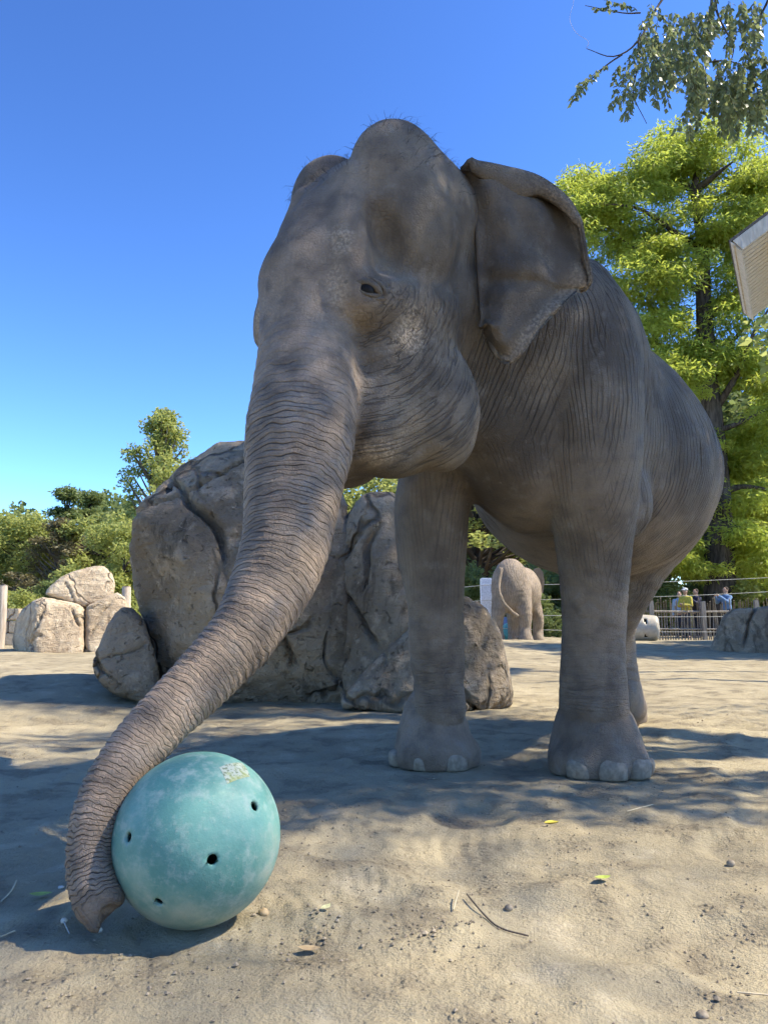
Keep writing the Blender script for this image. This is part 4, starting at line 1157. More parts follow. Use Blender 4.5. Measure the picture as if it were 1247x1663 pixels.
# the shade tree over the yard --------------------------------------------------
SD = np.array(SUN_DIR)
def out_of_frame(p, m=0.02):
    d = p - np.array([0, 0, CAM_H]); c = CT * d[1] + ST * d[2]; up = -ST * d[1] + CT * d[2]
    return abs(d[0] / c) > IW / 2 / FPX + m or up / c > IH / 2 / FPX + m or c < .1
SHADED = []
def shade(p, tmin=4.6, tmax=12.5, r=.62, den=1100):
    p = np.asarray(p, float); t = tmin
    while t < tmax:
        q = p + SD * t
        if all(out_of_frame(q + e) for e in (np.array([-r, 0, -r * .8]), np.array([-r, 0, 0]), np.array([0, 0, -r]), np.array([-r * .7, r, -r * .5]))):
            SHADED.append((q, r, den)); return
        t += .2
def build_shade_tree():
    rnd = np.random.RandomState(14)
    for q in ((-.15, 2.85, 2.6), (.1, 2.9, 2.4), (-.3, 2.7, 2.1), (.2, 2.9, 1.9), (-.35, 2.5, 1.5), (-.45, 2.35, 1.0), (.5, 3.2, 2.4), (.6, 3.3, 1.9), (.9, 3.5, 2.2), (.95, 3.4, 1.6), (.9, 3.4, 1.0), (1.0, 3.35, .5), (.3, 3.5, 1.0), (.25, 3.5, .5),
              (1.2, 3.9, 2.1), (1.3, 3.9, 1.5), (1.5, 4.3, 2.1), (1.6, 4.4, 1.6), (1.5, 4.4, 1.1), (1.3, 4.8, .6), (.8, 4.2, 1.0), (1.9, 4.8, 1.8), (.6, 3.0, 1.4), (.2, 3.1, 1.4), (.0, 3.0, 1.0)):
        shade(q)
    for u, v in ((60, 1200), (30, 1260), (120, 1215), (280, 1170), (300, 1210), (380, 1180), (420, 1230), (460, 1200), (480, 1260), (540, 1180), (560, 1240), (620, 1200), (600, 1280), (660, 1180), (700, 1270), (760, 1200), (800, 1240), (840, 1180), (860, 1260), (900, 1290), (950, 1280), (1010, 1290), (1080, 1270), (1140, 1280), (1200, 1290), (1240, 1290), (80, 1270), (640, 1160), (760, 1160), (1180, 1160)):
        shade(ground_at(u, v), den=400)
    for X, Y, Z in ((-2.2, 7.0, .4), (-2.0, 6.8, 1.2), (-1.6, 6.7, 1.9), (-1.4, 6.8, 2.3), (-1.2, 6.7, 1.4), (-1.6, 6.4, .7), (-1.0, 6.5, .6), (-1.0, 6.8, 2.2), (-.5, 6.6, 1.8), (-.5, 6.4, .9), (0, 6.4, 1.4), (.1, 6.2, .6), (.5, 6.3, .9), (.6, 6.0, .3), (-2.4, 6.6, .5), (-.6, 6.1, .1), (-1.3, 6.1, .1), (-2.1, 6.2, .1), (-.2, 6.8, 1.9)):
        shade((X, Y, Z), 6.5, 14, .68, 850)
    for u, v in ((530, 1390), (560, 1450), (640, 1310), (700, 1340), (150, 1610), (260, 1620), (20, 1560), (760, 1300), (1150, 1340), (1080, 1420), (900, 1600)):      # thin high foliage: soft half shade
        shade(ground_at(u, v), 11.0, 17, .45, 420)
    base = np.array([6.3, 3.6, 0.0])
    root = empty('shade_tree', base); root['world_parts'] = 1
    tag(root, 'overhanging tree whose leafy drooping branches enter at the upper right corner', 'tree')
    P = np.array([c_[0] for c_ in SHADED])
    hub = [np.array([6.3, 3.6, 2.6]), np.array([6.2, 4.2, 4.5]), np.array([6.5, 5.2, 6.8]), np.array([6.8, 5.8, 9.5])]
    link('trunk', limb_mesh([([base + (0, 0, -.2), hub[0], hub[1], hub[2], hub[3]], .28, .07)], 12), MAT['bark'], root)
    for i in range(0, len(P), 3):
        h = min(hub, key=lambda a: np.linalg.norm(a - P[i]) + (3 if a[2] > P[i][2] else 0))
        mid = 0.5 * (h + P[i]) + np.array([0, 0, .25])
        link('limb', limb_mesh([([h, mid, P[i]], .05, .010)], 6), MAT['bark'], root)
    Vs, Fs, off = [], [], 0
    for den in sorted({c_[2] for c_ in SHADED}):
        V, F = clump_leaves([c_[:2] for c_ in SHADED if c_[2] == den], den, .085, .052, rnd, down=.5)
        Vs.append(V); Fs.append(F + off); off += len(V)
    # the sprays in view: leaves hang from thin twigs
    Yb = 4.6
    tw = []
    main = [[(1130, -60, .2), (1074, 0, .1), (1036, 66, 0), (996, 91, 0), (952, 78, 0)], [(1036, 66, 0), (1038, 100, 0), (1028, 150, -.05), (1050, 200, -.05)], [(1010, 88, 0), (985, 105, 0), (958, 130, 0), (930, 165, 0)], [(1160, -60, .1), (1155, 0, .1), (1148, 60, 0), (1145, 120, 0)],
            [(1165, -60, 0), (1163, 15, 0), (1190, 72, 0), (1185, 105, 0)], [(1200, 40, .1), (1220, 110, .1), (1240, 180, .1), (1262, 230, .1)], [(1105, 40, .1), (1130, 30, .1), (1110, 75, 0)], [(1260, -30, .1), (1230, 30, .1), (1180, 60, .1)], [(1040, 20, 0), (1010, 20, 0), (950, 8, 0)], [(1150, 100, 0), (1190, 100, 0), (1262, 130, 0)]]
    for m_ in main:
        pts = [at(u, v, Yb + d) for u, v, d in m_]
        link('twig', limb_mesh([(pts, .011 if m_[0][1] < 0 else .006, .002)], 6), MAT['bark'], root)
    fil = [at(u, v, Yb) for u, v in ((952, 78), (955, 66), (935, 52), (925, 30), (930, 8), (934, -20))]
    link('twig', limb_mesh([(fil, .0012, .0008)], 5), MAT['straw'], root)
    strands = []
    def cluster(u0, u1, v0, v1, n, lmin, lmax, lean=0.0):
        for _ in range(n):
            strands.append((rnd.uniform(u0, u1), rnd.uniform(v0, v1), rnd.uniform(lmin, lmax), lean + rnd.normal() * .25))
    cluster(1040, 1130, 0, 110, 42, 50, 95); cluster(1060, 1140, 60, 140, 20, 40, 80); cluster(1130, 1247, 0, 60, 34, 30, 70)
    cluster(1120, 1200, 90, 150, 40, 50, 85); cluster(1170, 1255, 90, 165, 46, 45, 85); cluster(1000, 1050, 100, 160, 9, 25, 55, -.3); cluster(1100, 1135, 170, 185, 5, 35, 55)
    strands += [(985, 105, 70, -.9), (965, 120, 60, -.8), (950, 140, 40, -.7), (1015, 120, 55, -.5), (1030, 140, 60, -.3), (1008, 145, 35, -.5), (1030, 12, 60, -2.6), (1000, 16, 45, -2.8), (1170, 130, 100, 0), (1230, 150, 85, .1), (1215, 170, 60, 0)]
    lp, ld, tws = [], [], []
    for u, v, ln, lean in strands:
        Yd = Yb + rnd.uniform(-.5, .5); p0 = at(u, v, Yd)
        m = ln * Yd / FPX; d = np.array([math.sin(lean) if abs(lean) < 2 else -.97, rnd.normal() * .15, -math.cos(lean) if abs(lean) < 2 else .15]); d /= np.linalg.norm(d)
        p1 = p0 + d * m
        tws.append(([p0, 0.5 * (p0 + p1) + rnd.normal(size=3) * .008, p1], .0018, .0008))
        for s in np.arange(0, 1, .016 / m):
            for sg in (-1, 1):
                if rnd.rand() < .15: continue
                side = np.array([sg * rnd.uniform(.4, 1), rnd.normal() * .6, -rnd.uniform(.2, 1.1)]); side /= np.linalg.norm(side)
                lp.append(p0 + (p1 - p0) * s + side * .020 + rnd.normal(size=3) * .004); ld.append(side * .8 + d * .4)
    tag(link('twigs', limb_mesh(tws, 4), MAT['bark'], root), kind='stuff')
    V2, F2 = leaf_quads(np.array(lp), np.array(ld), rnd.uniform(.034, .054, len(lp)), rnd.uniform(.020, .031, len(lp)), rnd)
    Vs.append(V2); Fs.append(F2 + off)
    link('crown', mesh_np('crown', np.concatenate(Vs), np.concatenate(Fs), False), MAT['leaf_shade'], root)
build_shade_tree()
# ------------------------------------------------------------------ the ball
BC0, BRAD = np.array([-.4365, 1.89, .192]), .192
def ray_sphere(u, v):
    x, y = (u - IW / 2) / FPX, (IH / 2 - v) / FPX
    d = np.array([x, CT - ST * y, ST + CT * y]); d /= np.linalg.norm(d)
    o = np.array([0, 0, CAM_H]) - BC0
    b = o @ d; t = -b - math.sqrt(max(0, b * b - (o @ o - BRAD ** 2)))
    return (o + t * d) / BRAD
def holed_shell(bm, holes, thick):
    """cut round holes (unit direction, angular radius) out of a unit-ish shell"""
    for n, a in holes:
        n = Vector(n).normalized()
        dead = [f for f in bm.faces if f.calc_center_median().normalized().angle(n) < a]
        bmesh.ops.delete(bm, geom=dead, context='FACES')
        for e in bm.edges:
            if e.is_boundary:
                for v in e.verts:
                    d = v.co.normalized()
                    if d.angle(n) < a * 2.2:
                        ax = n.cross(d)
                        if ax.length > 1e-6:
                            v.co = (Matrix.Rotation(a, 3, ax.normalized()) @ n) * v.co.length
def build_ball():
    root = empty('ball', tuple(BC0)); tag(root, 'large scuffed turquoise plastic ball with round holes under the elephant trunk', 'ball')
    bm = bmesh.new(); bmesh.ops.create_icosphere(bm, subdivisions=6, radius=BRAD)
    hol = [(ray_sphere(414, 1309), .062), (ray_sphere(345, 1397), .062), (ray_sphere(208, 1360), .058), (ray_sphere(257, 1466), .055)]
    hol += [(np.array([.2, .5, .85]), .06), (np.array([.9, .4, .1]), .06), (np.array([0, 1, -.2]), .06), (np.array([-.6, .7, .4]), .06)]
    holed_shell(bm, hol, 0)
    me = bpy.data.meshes.new('shell'); bm.to_mesh(me); bm.free()
    me.polygons.foreach_set('use_smooth', np.ones(len(me.polygons), bool))
    o = link('shell', me, MAT['ball'], root)
    s = o.modifiers.new('wall', 'SOLIDIFY'); s.thickness = .010; s.offset = -1
    # printed sticker bent over the shell
    c = [ray_sphere(u, v) for u, v in ((356, 1247), (393, 1240), (406, 1262), (369, 1274))]
    n = 8; V = []
    for j in range(n + 1):
        for i in range(n + 1):
            a, b = i / n, j / n
            q = (c[0] * (1 - a) + c[1] * a) * (1 - b) + (c[3] * (1 - a) + c[2] * a) * b
            V.append(q / np.linalg.norm(q) * (BRAD + .0008))
    F = [(j * (n + 1) + i, (j + 1) * (n + 1) + i, (j + 1) * (n + 1) + i + 1, j * (n + 1) + i + 1) for j in range(n) for i in range(n)]
    link('sticker', mesh_py('sticker', V, F, True), MAT['sticker'], root)
build_ball()
# ------------------------------------------------------------------ cream drum with slots, far right
def build_drum():
    Y = 20.0; c = at(1043, 1030, Y); z0 = gz1(c[0], Y); R = .34; c[2] = z0 + R - .01
    root = empty('feeder_drum', (c[0], Y, c[2])); root.rotation_euler = (0, 0, math.radians(-16)); tag(root, 'cream plastic drum with dark slots lying on the sand before the fence', 'drum')
    nu, nv = 40, 22; bm = bmesh.new(); rows = []
    for j in range(nv + 1):
        t = j / nv * 2 - 1; x = .40 * t; r = R * (1 - .10 * t * t)
        if abs(t) > .86: r *= 1 - .5 * ((abs(t) - .86) / .14) ** 2 * .35
        rows.append([bm.verts.new((x, r * math.cos(2 * math.pi * i / nu), r * math.sin(2 * math.pi * i / nu))) for i in range(nu)])
    for j in range(nv):
        for i in range(nu):
            bm.faces.new((rows[j][i], rows[j][(i + 1) % nu], rows[j + 1][(i + 1) % nu], rows[j + 1][i]))
    for rw, s in ((rows[0], -1), (rows[-1], 1)):
        cv = bm.verts.new((s * .43, 0, 0))
        for i in range(nu): bm.faces.new((rw[i], rw[(i + 1) % nu], cv) if s > 0 else (rw[(i + 1) % nu], rw[i], cv))
    kill = []
    for f in bm.faces:
        m = f.calc_center_median(); a = math.atan2(m.z, -m.y)
        for sx, sa in ((-.20, .50), (.08, .58), (-.27, -.35), (.06, -.62)):
            da = (a - sa + math.pi) % (2 * math.pi) - math.pi
            if ((m.x - sx + .12 * da) / .035) ** 2 + (da / .20) ** 2 < 1 and abs(m.x) < .36: kill.append(f); break
    bmesh.ops.delete(bm, geom=kill, context='FACES'); bmesh.ops.recalc_face_normals(bm, faces=bm.faces)
    me = bpy.data.meshes.new('shell'); bm.to_mesh(me); bm.free(); me.polygons.foreach_set('use_smooth', np.ones(len(me.polygons), bool))
    o = link('shell', me, MAT['barrel'], root); s = o.modifiers.new('wall', 'SOLIDIFY'); s.thickness = .02; s.offset = -1
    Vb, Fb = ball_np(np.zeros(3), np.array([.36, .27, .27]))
    link('shade_core', mesh_py('shade_core', Vb, Fb, True), MAT['dark'], root)  # dark core added in place of the shade within the hollow drum
build_drum()
# ------------------------------------------------------------------ the far elephant, seen from behind
def build_far_elephant():
    Y = 21.0
    def p(u, v, dy=0): return at(u, v, Y + dy)
    m = lambda px: px * Y / FPX
    E = Field()
    gx = lambda u, dy=0: np.array([p(u, 1030, dy)[0], Y + dy, gz1(p(u, 1030, dy)[0], Y + dy)])
    E.ell(p(829, 952, .2), (m(31), .5, m(45)), k=.15)
    E.ell(p(836, 957, 1.1), (m(40), .85, m(40)), k=.2)
    E.ell(p(848, 960, 1.7), (m(33), .6, m(42)), k=.2)
    E.ell(p(866, 952, 2.6), (m(17), .4, m(26)), k=.15)
    for u, dy, r in ((809, .0, 9.5), (853, -.05, 10.5), (834, 1.8, 10), (874, 1.75, 9.5)):
        g = gx(u, dy)
        top = p(u + (829 - u) * .35, 965, dy + .15)
        E.chain([list(top) + [m(r * 1.75)], list(g + (0, .02, .72)) + [m(r * 1.12)], list(g + (0, .06, .35)) + [m(r * .92)], list(g + (0, 0, .12)) + [m(r * 1.0)], list(g + (0, -.02, .03)) + [m(r * 1.15)]], k=.1, dense=3)
    E.chain([list(p(813, 925, -.28)) + [.07], list(p(809, 955, -.38)) + [.055], list(p(817, 978, -.40)) + [.045], list(p(830, 992, -.38)) + [.038], list(p(840, 1000, -.35)) + [.042]], k=.04, dense=4)
    lo = p(780, 1070) - (0.2, .9, .3); hi = p(905, 880, 3.4) + (.2, .3, .3); lo[2] = -.15; lo[0] = p(780, 1000)[0] - .2
    V, F = grow(E, lo, hi, .035, 1)
    root = empty('elephant', tuple(gx(830))); root['world_parts'] = 1
    tag(root, 'distant pale dusty elephant seen from behind between the near elephant legs', 'elephant')
    N = normals(V, F); V = V + N * (.010 * fbm(V * 5, 3))[:, None]
    me = mesh_np('far_body', V, F)
    add_attr(me, 'tint', np.tile([.15, .7, 0], (len(V), 1)), 'FLOAT_VECTOR')
    add_attr(me, 'flank', np.stack([V[:, 0] * .35, V[:, 2] * 2, np.full(len(V), .8)], 1), 'FLOAT_VECTOR')
    link('body', me, MAT['skin_dusty'], root)
    # ear edge
    a = [p(u, v, 2.1) for u, v in ((868, 924), (876, 922), (882, 930), (884, 945), (882, 962), (875, 968), (868, 955))]
    Vt = np.array(a + [q + np.array([-.02, .05, 0]) for q in a]); k = len(a)
    Ft = [tuple(range(k)), tuple(range(2 * k - 1, k - 1, -1))] + [(i, i + k, (i + 1) % k + k, (i + 1) % k) for i in range(k)]
    link('ear', mesh_py('ear', Vt, Ft), MAT['skin_dusty'], root)
    # things lying beyond it
    g = gx(830, 2.6); c = p(827, 1030, 2.6)
    Vb, Fb = ball_np(np.array([c[0], c[1], g[2] + .27]), np.array([.27, .27, .27]))
    tag(link('ball', mesh_py('far_ball', Vb, Fb, True), MAT['teal']), 'small teal ball seen between the hind legs of the far elephant', 'ball')
    c = p(825, 1012, 4.2); t = empty('crate', (c[0], c[1], gz1(c[0], c[1]))); tag(t, 'blue slatted crate seen between the hind legs of the far elephant', 'crate')
    bx = lambda n, s, l: link(n, box_mesh(n, s), MAT['blue'], t, l)
    for i in range(7): bx('slat', (.035, .04, .50), (-.27 + .09 * i, -.2, .45))
    bx('rail', (.62, .05, .06), (0, -.2, .73)); bx('rail', (.62, .05, .06), (0, -.2, .18)); bx('panel', (.6, .04, .55), (0, .2, .45)); bx('base', (.62, .45, .18), (0, 0, .085))
def box_mesh(name, s, bev=0.0):
    bm = bmesh.new(); bmesh.ops.create_cube(bm, size=1.0); bmesh.ops.scale(bm, vec=s, verts=bm.verts)
    if bev: bmesh.ops.bevel(bm, geom=list(bm.edges), offset=bev, segments=2, affect='EDGES')
    me = bpy.data.meshes.new(name); bm.to_mesh(me); bm.free(); return me
MAT['skin_dusty'] = skin_material('dusty_hide', 0.95, 0.22)
build_far_elephant()
# ------------------------------------------------------------------ fences
def build_fences():
    rnd = np.random.RandomState(4)
    Y = 26.0; x0, x1 = at(985, 1000, Y)[0], at(1300, 1000, Y)[0]
    t = empty('stake_fence', (0.5 * (x0 + x1), Y, gz1(x0, Y))); t['world_parts'] = 1
    tag(t, 'rustic grey fence of uneven upright stakes before the visitors', 'fence')
    variants = []
    for k in range(5):
        h = 1.17 + .06 * k; V, F = tube([(0, 0, 0), (.006, .004, h * .5), (-.004 + .012 * (k - 2) * .5, 0, h)], np.array([.024, .022, .015]), 6)
        V = np.vstack([V, [(0, 0, h + .02)]]); n = len(V) - 1
        F = F + [(n - 6 + i, n - 6 + (i + 1) % 6, n) for i in range(6)]
        variants.append(mesh_py('stake', V, F, True))
    x = x0
    while x < x1:
        o = link('stake', variants[rnd.randint(5)], MAT['stake'], t); o.location = (x, Y + rnd.normal() * .01, gz1(x, Y) - .02)
        o.rotation_euler = (rnd.normal() * .02, rnd.normal() * .035, rnd.rand() * 6)
        x += rnd.uniform(.07, .11)
    for u in (1056, 1140, 1226):
        X = at(u, 1000, Y)[0]; o = link('post', box_mesh('post', (.14, .14, 1.32), .012), MAT['stake'], t); o.location = (X, Y - .13, gz1(X, Y) + .62)
    for z, r in ((.92, .035), (.34, .03)):
        V, F = tube([(x0, Y - .055, z + gz1(x0, Y)), (0.5 * (x0 + x1), Y - .055, z + gz1(0.5 * (x0 + x1), Y) + .01), (x1, Y - .055, z + gz1(x1, Y))], r, 8)
        link('rail', mesh_py('rail', V, F, True), MAT['stake'], t)
    # steel cables strung between stout posts in front
    Y = 23.5
    t = empty('cable_fence', (at(790, 1000, Y)[0], Y, 0)); t['world_parts'] = 1
    tag(t, 'pale steel cables strung in rows across the far side of the yard', 'fence')
    us = (560, 790, 1420)
    for u in us:
        X = at(u, 1000, Y)[0]; z = gz1(X, Y)
        hgt = at(u, 938, Y)[2] - z
        o = link('post', box_mesh('cable_post', (.33, .30, hgt), .02), MAT['white_post'], t); o.location = (X, Y, z + hgt / 2 - .02)
    for vs in ((955, 950, 928), (972, 975, 950), (990, 997, 996), (1012, 1020, 1022)):
        pts = [at(u, v, Y - .19) for u, v in zip(us, vs)]
        P = []
        for a, b in zip(pts[:-1], pts[1:]):
            for s in np.linspace(0, 1, 12, endpoint=False): P.append(a + (b - a) * s - np.array([0, 0, .10 * 4 * s * (1 - s)]))
        P.append(pts[-1]); V, F = tube(P, .008, 6)
        link('cable', mesh_py('cable', V, F, True), MAT['cable'], t)
build_fences()
# posts and low wall at the far left
def post(label, u, v0, v1, wpx, Y, mat):
    c = at(u, v1, Y); z0 = gz1(c[0], Y) - .05; h = at(u, v0, Y)[2] - z0; r = pxr(wpx / 2, Y)
    pts = [(c[0], Y, z0), (c[0] + .01, Y, z0 + h * .5), (c[0] - .01, Y, z0 + h * .97), (c[0] - .01, Y, z0 + h)]
    V, F = tube(pts, np.array([r, r * .97, r * .94, r * .8]), 14)
    F = F + [tuple(range(len(V) - 14, len(V)))]
    tag(link('log_post', mesh_py('log_post', V, F, True), mat), label, 'post')
post('upright pale log post cut by the left edge of the picture', 0, 950, 1035, 15, 18.5, MAT['log'])
post('short pale log post standing behind the tan boulder pile', 204, 952, 1000, 15, 19.5, MAT['log'])
def low_wall():
    Y = 20.5; a, b = at(-60, 1000, Y), at(36, 1000, Y)
    h = at(0, 988, Y)[2]
    t = empty('low_wall', ((a[0] + b[0]) / 2, Y, 0)); tag(t, 'low tan block wall beside the log post at the left edge', 'wall')
    w = (b[0] - a[0]) / 4
    for r in range(3):
        for i in range(4):
            o = link('block', box_mesh('block', (w - .02, .35, h / 3 - .015), .02), MAT['rock_tan'], t, ((i - 1.5) * w + (.12 if r % 2 else 0), 0, h / 3 * (r + .5)))
low_wall()
# ------------------------------------------------------------------ shelter roof at the right edge
def build_shelter():
    Y = 8.5
    root = empty('shelter', tuple(at(1290, 1000, Y + 1.5) * np.array([1, 1, 0]))); root['world_parts'] = 1
    tag(root, 'pale painted roof eave of a shelter jutting in at the right edge', 'shelter')
    c0 = at(1190, 392, Y)                       # upper near corner of the eave
    ez = at(1222, 492, Y + .0)                  # lower end on the far side
    along = np.array([0.80, -0.05, 0.60]); along /= np.linalg.norm(along)      # up the slope, to the right
    away = np.array([.47, .88, 0.03]); away /= np.linalg.norm(away)
    nrm = np.cross(along, away); nrm /= np.linalg.norm(nrm)
    L, D, T = 3.2, 2.6, .16
    def slab(name, o, a, b, n, la, lb, ln, mat):
        V = [o + a * i * la + b * j * lb + n * k * ln for k in (0, 1) for j in (0, 1) for i in (0, 1)]
        F = [(0, 2, 3, 1), (4, 5, 7, 6), (0, 1, 5, 4), (2, 6, 7, 3), (0, 4, 6, 2), (1, 3, 7, 5)]
        me = mesh_py(name, V, F); bm = bmesh.new(); bm.from_mesh(me); bmesh.ops.recalc_face_normals(bm, faces=bm.faces); bm.to_mesh(me); bm.free()
        return link(name, me, mat, root)
    o = c0 - nrm * T
    slab('roof', o + nrm * (T + .004) - along * .03 - away * .03, along, away, nrm, L, D + .06, .03, MAT['shingle'])
    slab('fascia', o - along * .025, along, away, nrm, .022, D, T, MAT['fascia'])              # eave end board
    slab('fascia', o - away * .028, along, away, nrm, L, .025, T, MAT['fascia'])
    slab('trim', o - along * .036 - away * .04 + nrm * (T - .05), along, away, nrm, .010, D, .05, MAT['fascia'])
    nb = 22
    for i in range(nb):                                                                          # soffit boards
        slab('soffit_board', o + away * (D / nb * i + .004) + along * .002 + nrm * .03, along, away, nrm, L, D / nb - .018, .018, MAT['board'])
    for k in (.35, 1.9):
        slab('rafter', o + away * k + along * .5 - nrm * .10, along, away, nrm, L - .5, .07, .125, MAT['board'])
    slab('wall_plate', o + along * .75 + away * .02 - nrm * .16, along, away, nrm, .12, D - .05, .14, MAT['board'])
    pl = o + along * .80 + away * .3
    for k in (.3, 2.2):
        b = o + along * 2.6 + away * k; b2 = b.copy(); b2[2] = 0
        V, F = [], []
        for z in (0, b[2] - .1): V += [(b[0], b[1], z), (b[0] + .12, b[1], z), (b[0] + .12, b[1] + .12, z), (b[0], b[1] + .12, z)]
        link('pillar', mesh_py('pillar', V, [(0, 1, 5, 4), (1, 2, 6, 5), (2, 3, 7, 6), (3, 0, 4, 7)]), MAT['board'], root)
build_shelter()
# ------------------------------------------------------------------ visitors
MAT['flesh'] = plain('flesh', (0.42, 0.26, 0.18), 0.6)
for nm_, c_ in (('yellow_shirt', (.42, .36, .06)), ('pale_blue_shirt', (.30, .38, .48)), ('navy_shirt', (.02, .022, .05)), ('denim', (.13, .22, .36)), ('trousers', (.04, .045, .06)), ('grey_cap', (.42, .43, .45)), ('brown_hair', (.035, .022, .015)), ('black_phone', (.02, .02, .02))):
    MAT[nm_] = plain(nm_, c_, 0.8)
def person(label, u, vtop, Y, rz, top, hairm, pose, cap=None, cat='person'):
    x = at(u, 990, Y)[0]; z = gz1(x, Y); H = at(u, vtop, Y)[2] - z; k = H / 1.75
    root = empty('person', (x, Y, z), rz); tag(root, label, cat)
    B = Field()     # facing -y in its own space
    q = lambda *r: [[a * k for a in p] for p in r]
    e = lambda c, r, kk=.05, f=None: (f or B).ell(np.array(c) * k, np.array(r) * k, k=kk)
    arms = {'hang': [[(.20, .0, 1.40, .055), (.25, .02, 1.12, .045), (.24, -.06, .86, .036), (.24, -.08, .78, .035)]] * 2,
            'photo': [[(.19, 0, 1.40, .055), (.24, -.18, 1.22, .045), (.10, -.40, 1.42, .036), (.05, -.45, 1.48, .035)]] * 2,
            'fold': [[(.19, 0, 1.40, .055), (.25, -.05, 1.14, .045), (.08, -.26, 1.16, .036), (.0, -.28, 1.18, .035)]] * 2}[pose]
    def body(f, g):
        f.ell(np.array((0, 0, 1.22)) * k, np.array((.165 + g, .115 + g, .30)) * k, k=.06)
        f.ell(np.array((0, 0, 1.38)) * k, np.array((.19 + g, .10 + g, .10 + g)) * k, k=.06)
    body(B, 0); B.ell(np.array((0, 0, .95)) * k, np.array((.16, .12, .14)) * k, k=.06)
    B.chain(q((0, 0, 1.42, .06), (0, -.01, 1.56, .052)), k=.03)
    e((0, -.015, 1.64), (.076, .095, .115), .03); e((0, -.112, 1.625), (.014, .02, .022), .015)
    for s in (-1, 1):
        B.chain(q((s * .085, 0, .93, .085), (s * .09, -.01, .5, .058), (s * .09, .02, .1, .042)), k=.05)
        B.chain(q((s * .09, .03, .045, .042), (s * .10, -.15, .03, .032)), k=.03)
        e((s * .078, 0, 1.635), (.012, .022, .032), .012)
        A = [(s * a[0], a[1], a[2], a[3]) for a in arms[0]]; B.chain(q(*A), k=.04)
        hx = A[-1]
        for j in range(4): B.chain(q((hx[0] + (j - 1.5) * .018, hx[1] - .02, hx[2], .011), (hx[0] + (j - 1.5) * .019, hx[1] - .05, hx[2] + .055 - .01 * abs(j - 1.5), .009)), k=.006)
        B.chain(q((hx[0] - s * .03, hx[1], hx[2], .012), (hx[0] - s * .055, hx[1] - .03, hx[2] + .03, .010)), k=.006)
    V, F = grow(B, (-.45 * k, -.65 * k, -.02), (.45 * k, .35 * k, 1.80 * k), .022, 0)
    link('body', mesh_np('body', V, F), MAT['flesh'], root)
    S = Field(); body(S, .018); S.ell(np.array((0, 0, 1.02)) * k, np.array((.19, .145, .16)) * k, k=.05)
    for s in (-1, 1):
        A = [(s * a[0], a[1], a[2], a[3] + .016) for a in arms[0][:3]]; S.chain(q(*A), k=.04)
    V, F = grow(S, (-.45 * k, -.6 * k, .7 * k), (.45 * k, .35 * k, 1.65 * k), .022, 0)
    link('jacket', mesh_np('jacket', V, F), MAT[top], root)
    S = Field()
    for s in (-1, 1): S.chain(q((s * .085, 0, .95, .105), (s * .09, -.01, .5, .076), (s * .09, .02, .09, .068)), k=.05)
    V, F = grow(S, (-.3 * k, -.3 * k, -.02), (.3 * k, .3 * k, 1.15 * k), .024, 0)
    link('trousers', mesh_np('trousers', V, F), MAT['trousers'], root)
    S = Field(); S.ell(np.array((0, .022, 1.675)) * k, np.array((.086, .092, .105)) * k, k=.02)
    V, F = grow(S, (-.15 * k, -.15 * k, 1.5 * k), (.15 * k, .2 * k, 1.83 * k), .015, 0)
    link('hair', mesh_np('hair', V, F), MAT[hairm], root)
    if cap:
        S = Field(); S.ell(np.array((0, .0, 1.715)) * k, np.array((.095, .108, .072)) * k, k=.02); S.ell(np.array((0, -.13, 1.70)) * k, np.array((.07, .08, .018)) * k, k=.02)
        V, F = grow(S, (-.2 * k, -.3 * k, 1.6 * k), (.2 * k, .2 * k, 1.85 * k), .015, 0)
        link('cap', mesh_np('cap', V, F), MAT[cap], root)
    return root, k
person('person in a yellow top and pale cap behind the stake fence', 1114, 956, 27.4, math.radians(-55), 'yellow_shirt', 'brown_hair', 'fold', 'grey_cap')
person('person in a pale blue top at the left of the visitor in yellow', 1104, 961, 27.9, math.radians(-40), 'pale_blue_shirt', 'brown_hair', 'hang')
person('person in dark navy clothes standing between the other visitors', 1131, 957, 27.6, math.radians(-70), 'navy_shirt', 'brown_hair', 'photo')
pr, pk = person('person in a denim jacket raising a phone to take a picture', 1180, 954, 27.4, math.radians(-68), 'denim', 'brown_hair', 'photo')
ph_ = link('phone', box_mesh('phone', (.15, .012, .075), .004), MAT['black_phone'])
ph_.matrix_world = Matrix.Translation(pr.location) @ Matrix.Rotation(pr.rotation_euler.z, 4, 'Z') @ Matrix.Translation((0, -.53 * pk, 1.53 * pk))
tag(ph_, 'dark phone held up by the person in the denim jacket', 'phone')
# ------------------------------------------------------------------ litter on the sand
def fallen_leaf(label, u, v, px, mat, ang, curl=.25):
    g = ground_at(u, v); L = px * g[1] / FPX; n = 8; V, F = [], []
    for i in range(n + 1):
        t = i / n; w = L * .26 * math.sin(math.pi * t) ** .8
        for s in (-1, 0, 1): V.append((L * (t - .5), s * w, .006 + abs(s) * w * curl + .10 * L * (2 * t - 1) ** 2))
    for i in range(n):
        for s in (0, 1): F.append((3 * i + s, 3 * i + 3 + s, 3 * i + 4 + s, 3 * i + 1 + s))
    o = link('fallen_leaf', mesh_py('fallen_leaf', V, F, True), mat); o.location = (g[0], g[1], gz1(g[0], g[1]) + .002); o.rotation_euler = (0, 0, ang)
    tag(o, label, 'leaf', 'fallen leaves on the sand')
for nm_, c_ in (('leaf_yellow', (.50, .42, .06)), ('leaf_lime', (.36, .42, .08)), ('leaf_pale', (.62, .58, .30)), ('leaf_tan', (.42, .30, .16))):
    MAT[nm_] = plain(nm_, c_, 0.6, 0.3, 0.2, 60)
fallen_leaf('curled yellow leaf on the sand below the left forefoot', 896, 1346, 26, MAT['leaf_yellow'], .3, .6)
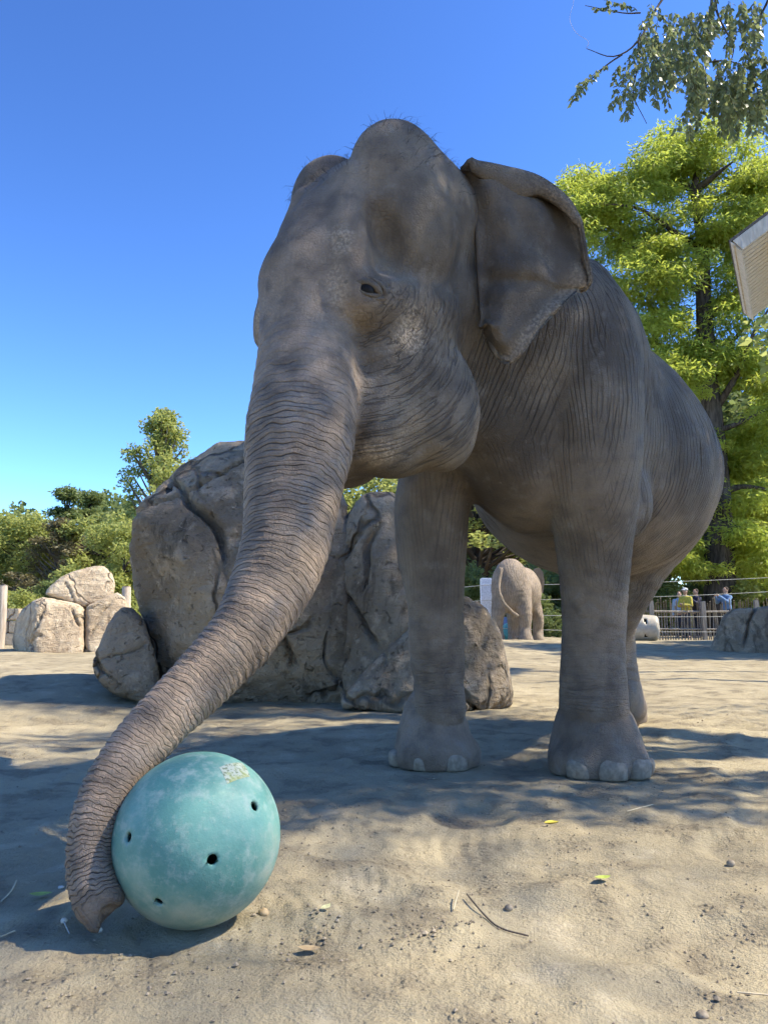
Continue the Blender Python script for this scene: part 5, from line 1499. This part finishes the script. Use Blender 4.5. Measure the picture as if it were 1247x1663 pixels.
fallen_leaf('lime green leaf lying on the sand at the lower right', 979, 1439, 28, MAT['leaf_lime'], .25)
fallen_leaf('pale yellow leaf on the sand to the right of the ball', 529, 1491, 24, MAT['leaf_pale'], 1.1)
fallen_leaf('dry tan leaf on the sand below the pale yellow leaf', 502, 1538, 36, MAT['leaf_tan'], -.1)
fallen_leaf('pale green leaf in the shadow left of the trunk tip', 66, 1456, 34, MAT['leaf_lime'], .15)
def lump(name, label, cat, u, v, r, mat, sq=.7, seed=0):
    g = ground_at(u, v); V, F = ball_np(np.zeros(3), np.array([r, r * .85, r * sq]), np.eye(3), 14, 9)
    V = V * (1 + .18 * noise3(V / r * 1.3 + seed))[:, None]
    o = link(name, mesh_py(name, V, F, True), mat); o.location = (g[0], g[1], gz1(g[0], g[1]) + r * sq * .6); tag(o, label, cat, 'stones and lumps on the sand')
lump('dung_lump', 'small ochre brown lump on the sand beside the ball', 'lump', 428, 1488, .013, MAT['leaf_tan'], .8, 1)
lump('stone', 'small pale stone at the tip of the elephant trunk', 'stone', 160, 1518, .009, MAT['pebble'], .8, 2)
lump('stone', 'white pebble with a stalk in the shadow at the lower left', 'stone', 103, 1510, .008, MAT['pebble'], .8, 3)
lump('stone', 'white pebble left of the curled trunk above its shadow', 'stone', 99, 1443, .008, MAT['pebble'], .5, 4)
lump('stone', 'dark clod lying near the middle of the bottom sand', 'stone', 826, 1468, .011, MAT['crumb'], .8, 5)
lump('stone', 'brown clod at the right of the lime green leaf', 'stone', 1186, 1402, .013, MAT['crumb'], .8, 6)
lump('stone', 'grey clod near the lower right corner', 'stone', 1140, 1645, .012, MAT['crumb'], .7, 7)
def twig(name, label, pts, r, mat):
    P = []
    for u, v, h in pts:
        g = ground_at(u, v); P.append((g[0], g[1], gz1(g[0], g[1]) + r + h))
    V, F = tube(catmull(np.array(P), 4), r, 6); tag(link(name, mesh_py(name, V, F, True), mat), label, 'twig', 'twigs and straws on the sand')
twig('twig', 'thin forked dark twig lying on the sand at lower centre', [(758, 1458, .012), (785, 1482, .004), (812, 1504, .002), (858, 1511, .003)], .0022, MAT['twig'])
twig('twig', 'short side twig touching the dark twig at lower centre', [(736, 1478, .004), (745, 1460, .02)], .0018, MAT['straw'])
twig('straw', 'pale straw at the left edge beside the ball shadow', [(0, 1465, .003), (18, 1452, .008), (26, 1441, .012)], .002, MAT['straw'])
twig('straw', 'pale straw at the lower left edge under the shadow', [(-5, 1530, .003), (24, 1526, .004)], .002, MAT['straw'])
twig('straw', 'white stalk lying by the pebble in the shadow', [(103, 1512, .004), (112, 1526, .003)], .0014, MAT['pebble'])
twig('straw', 'pale straw on the sand at the right edge', [(1196, 1604, .003), (1250, 1607, .004)], .0018, MAT['straw'])
twig('straw', 'two straws lying by the shadow edge at right', [(1018, 1322, .003), (1060, 1311, .004)], .002, MAT['straw'])
build_elephant()
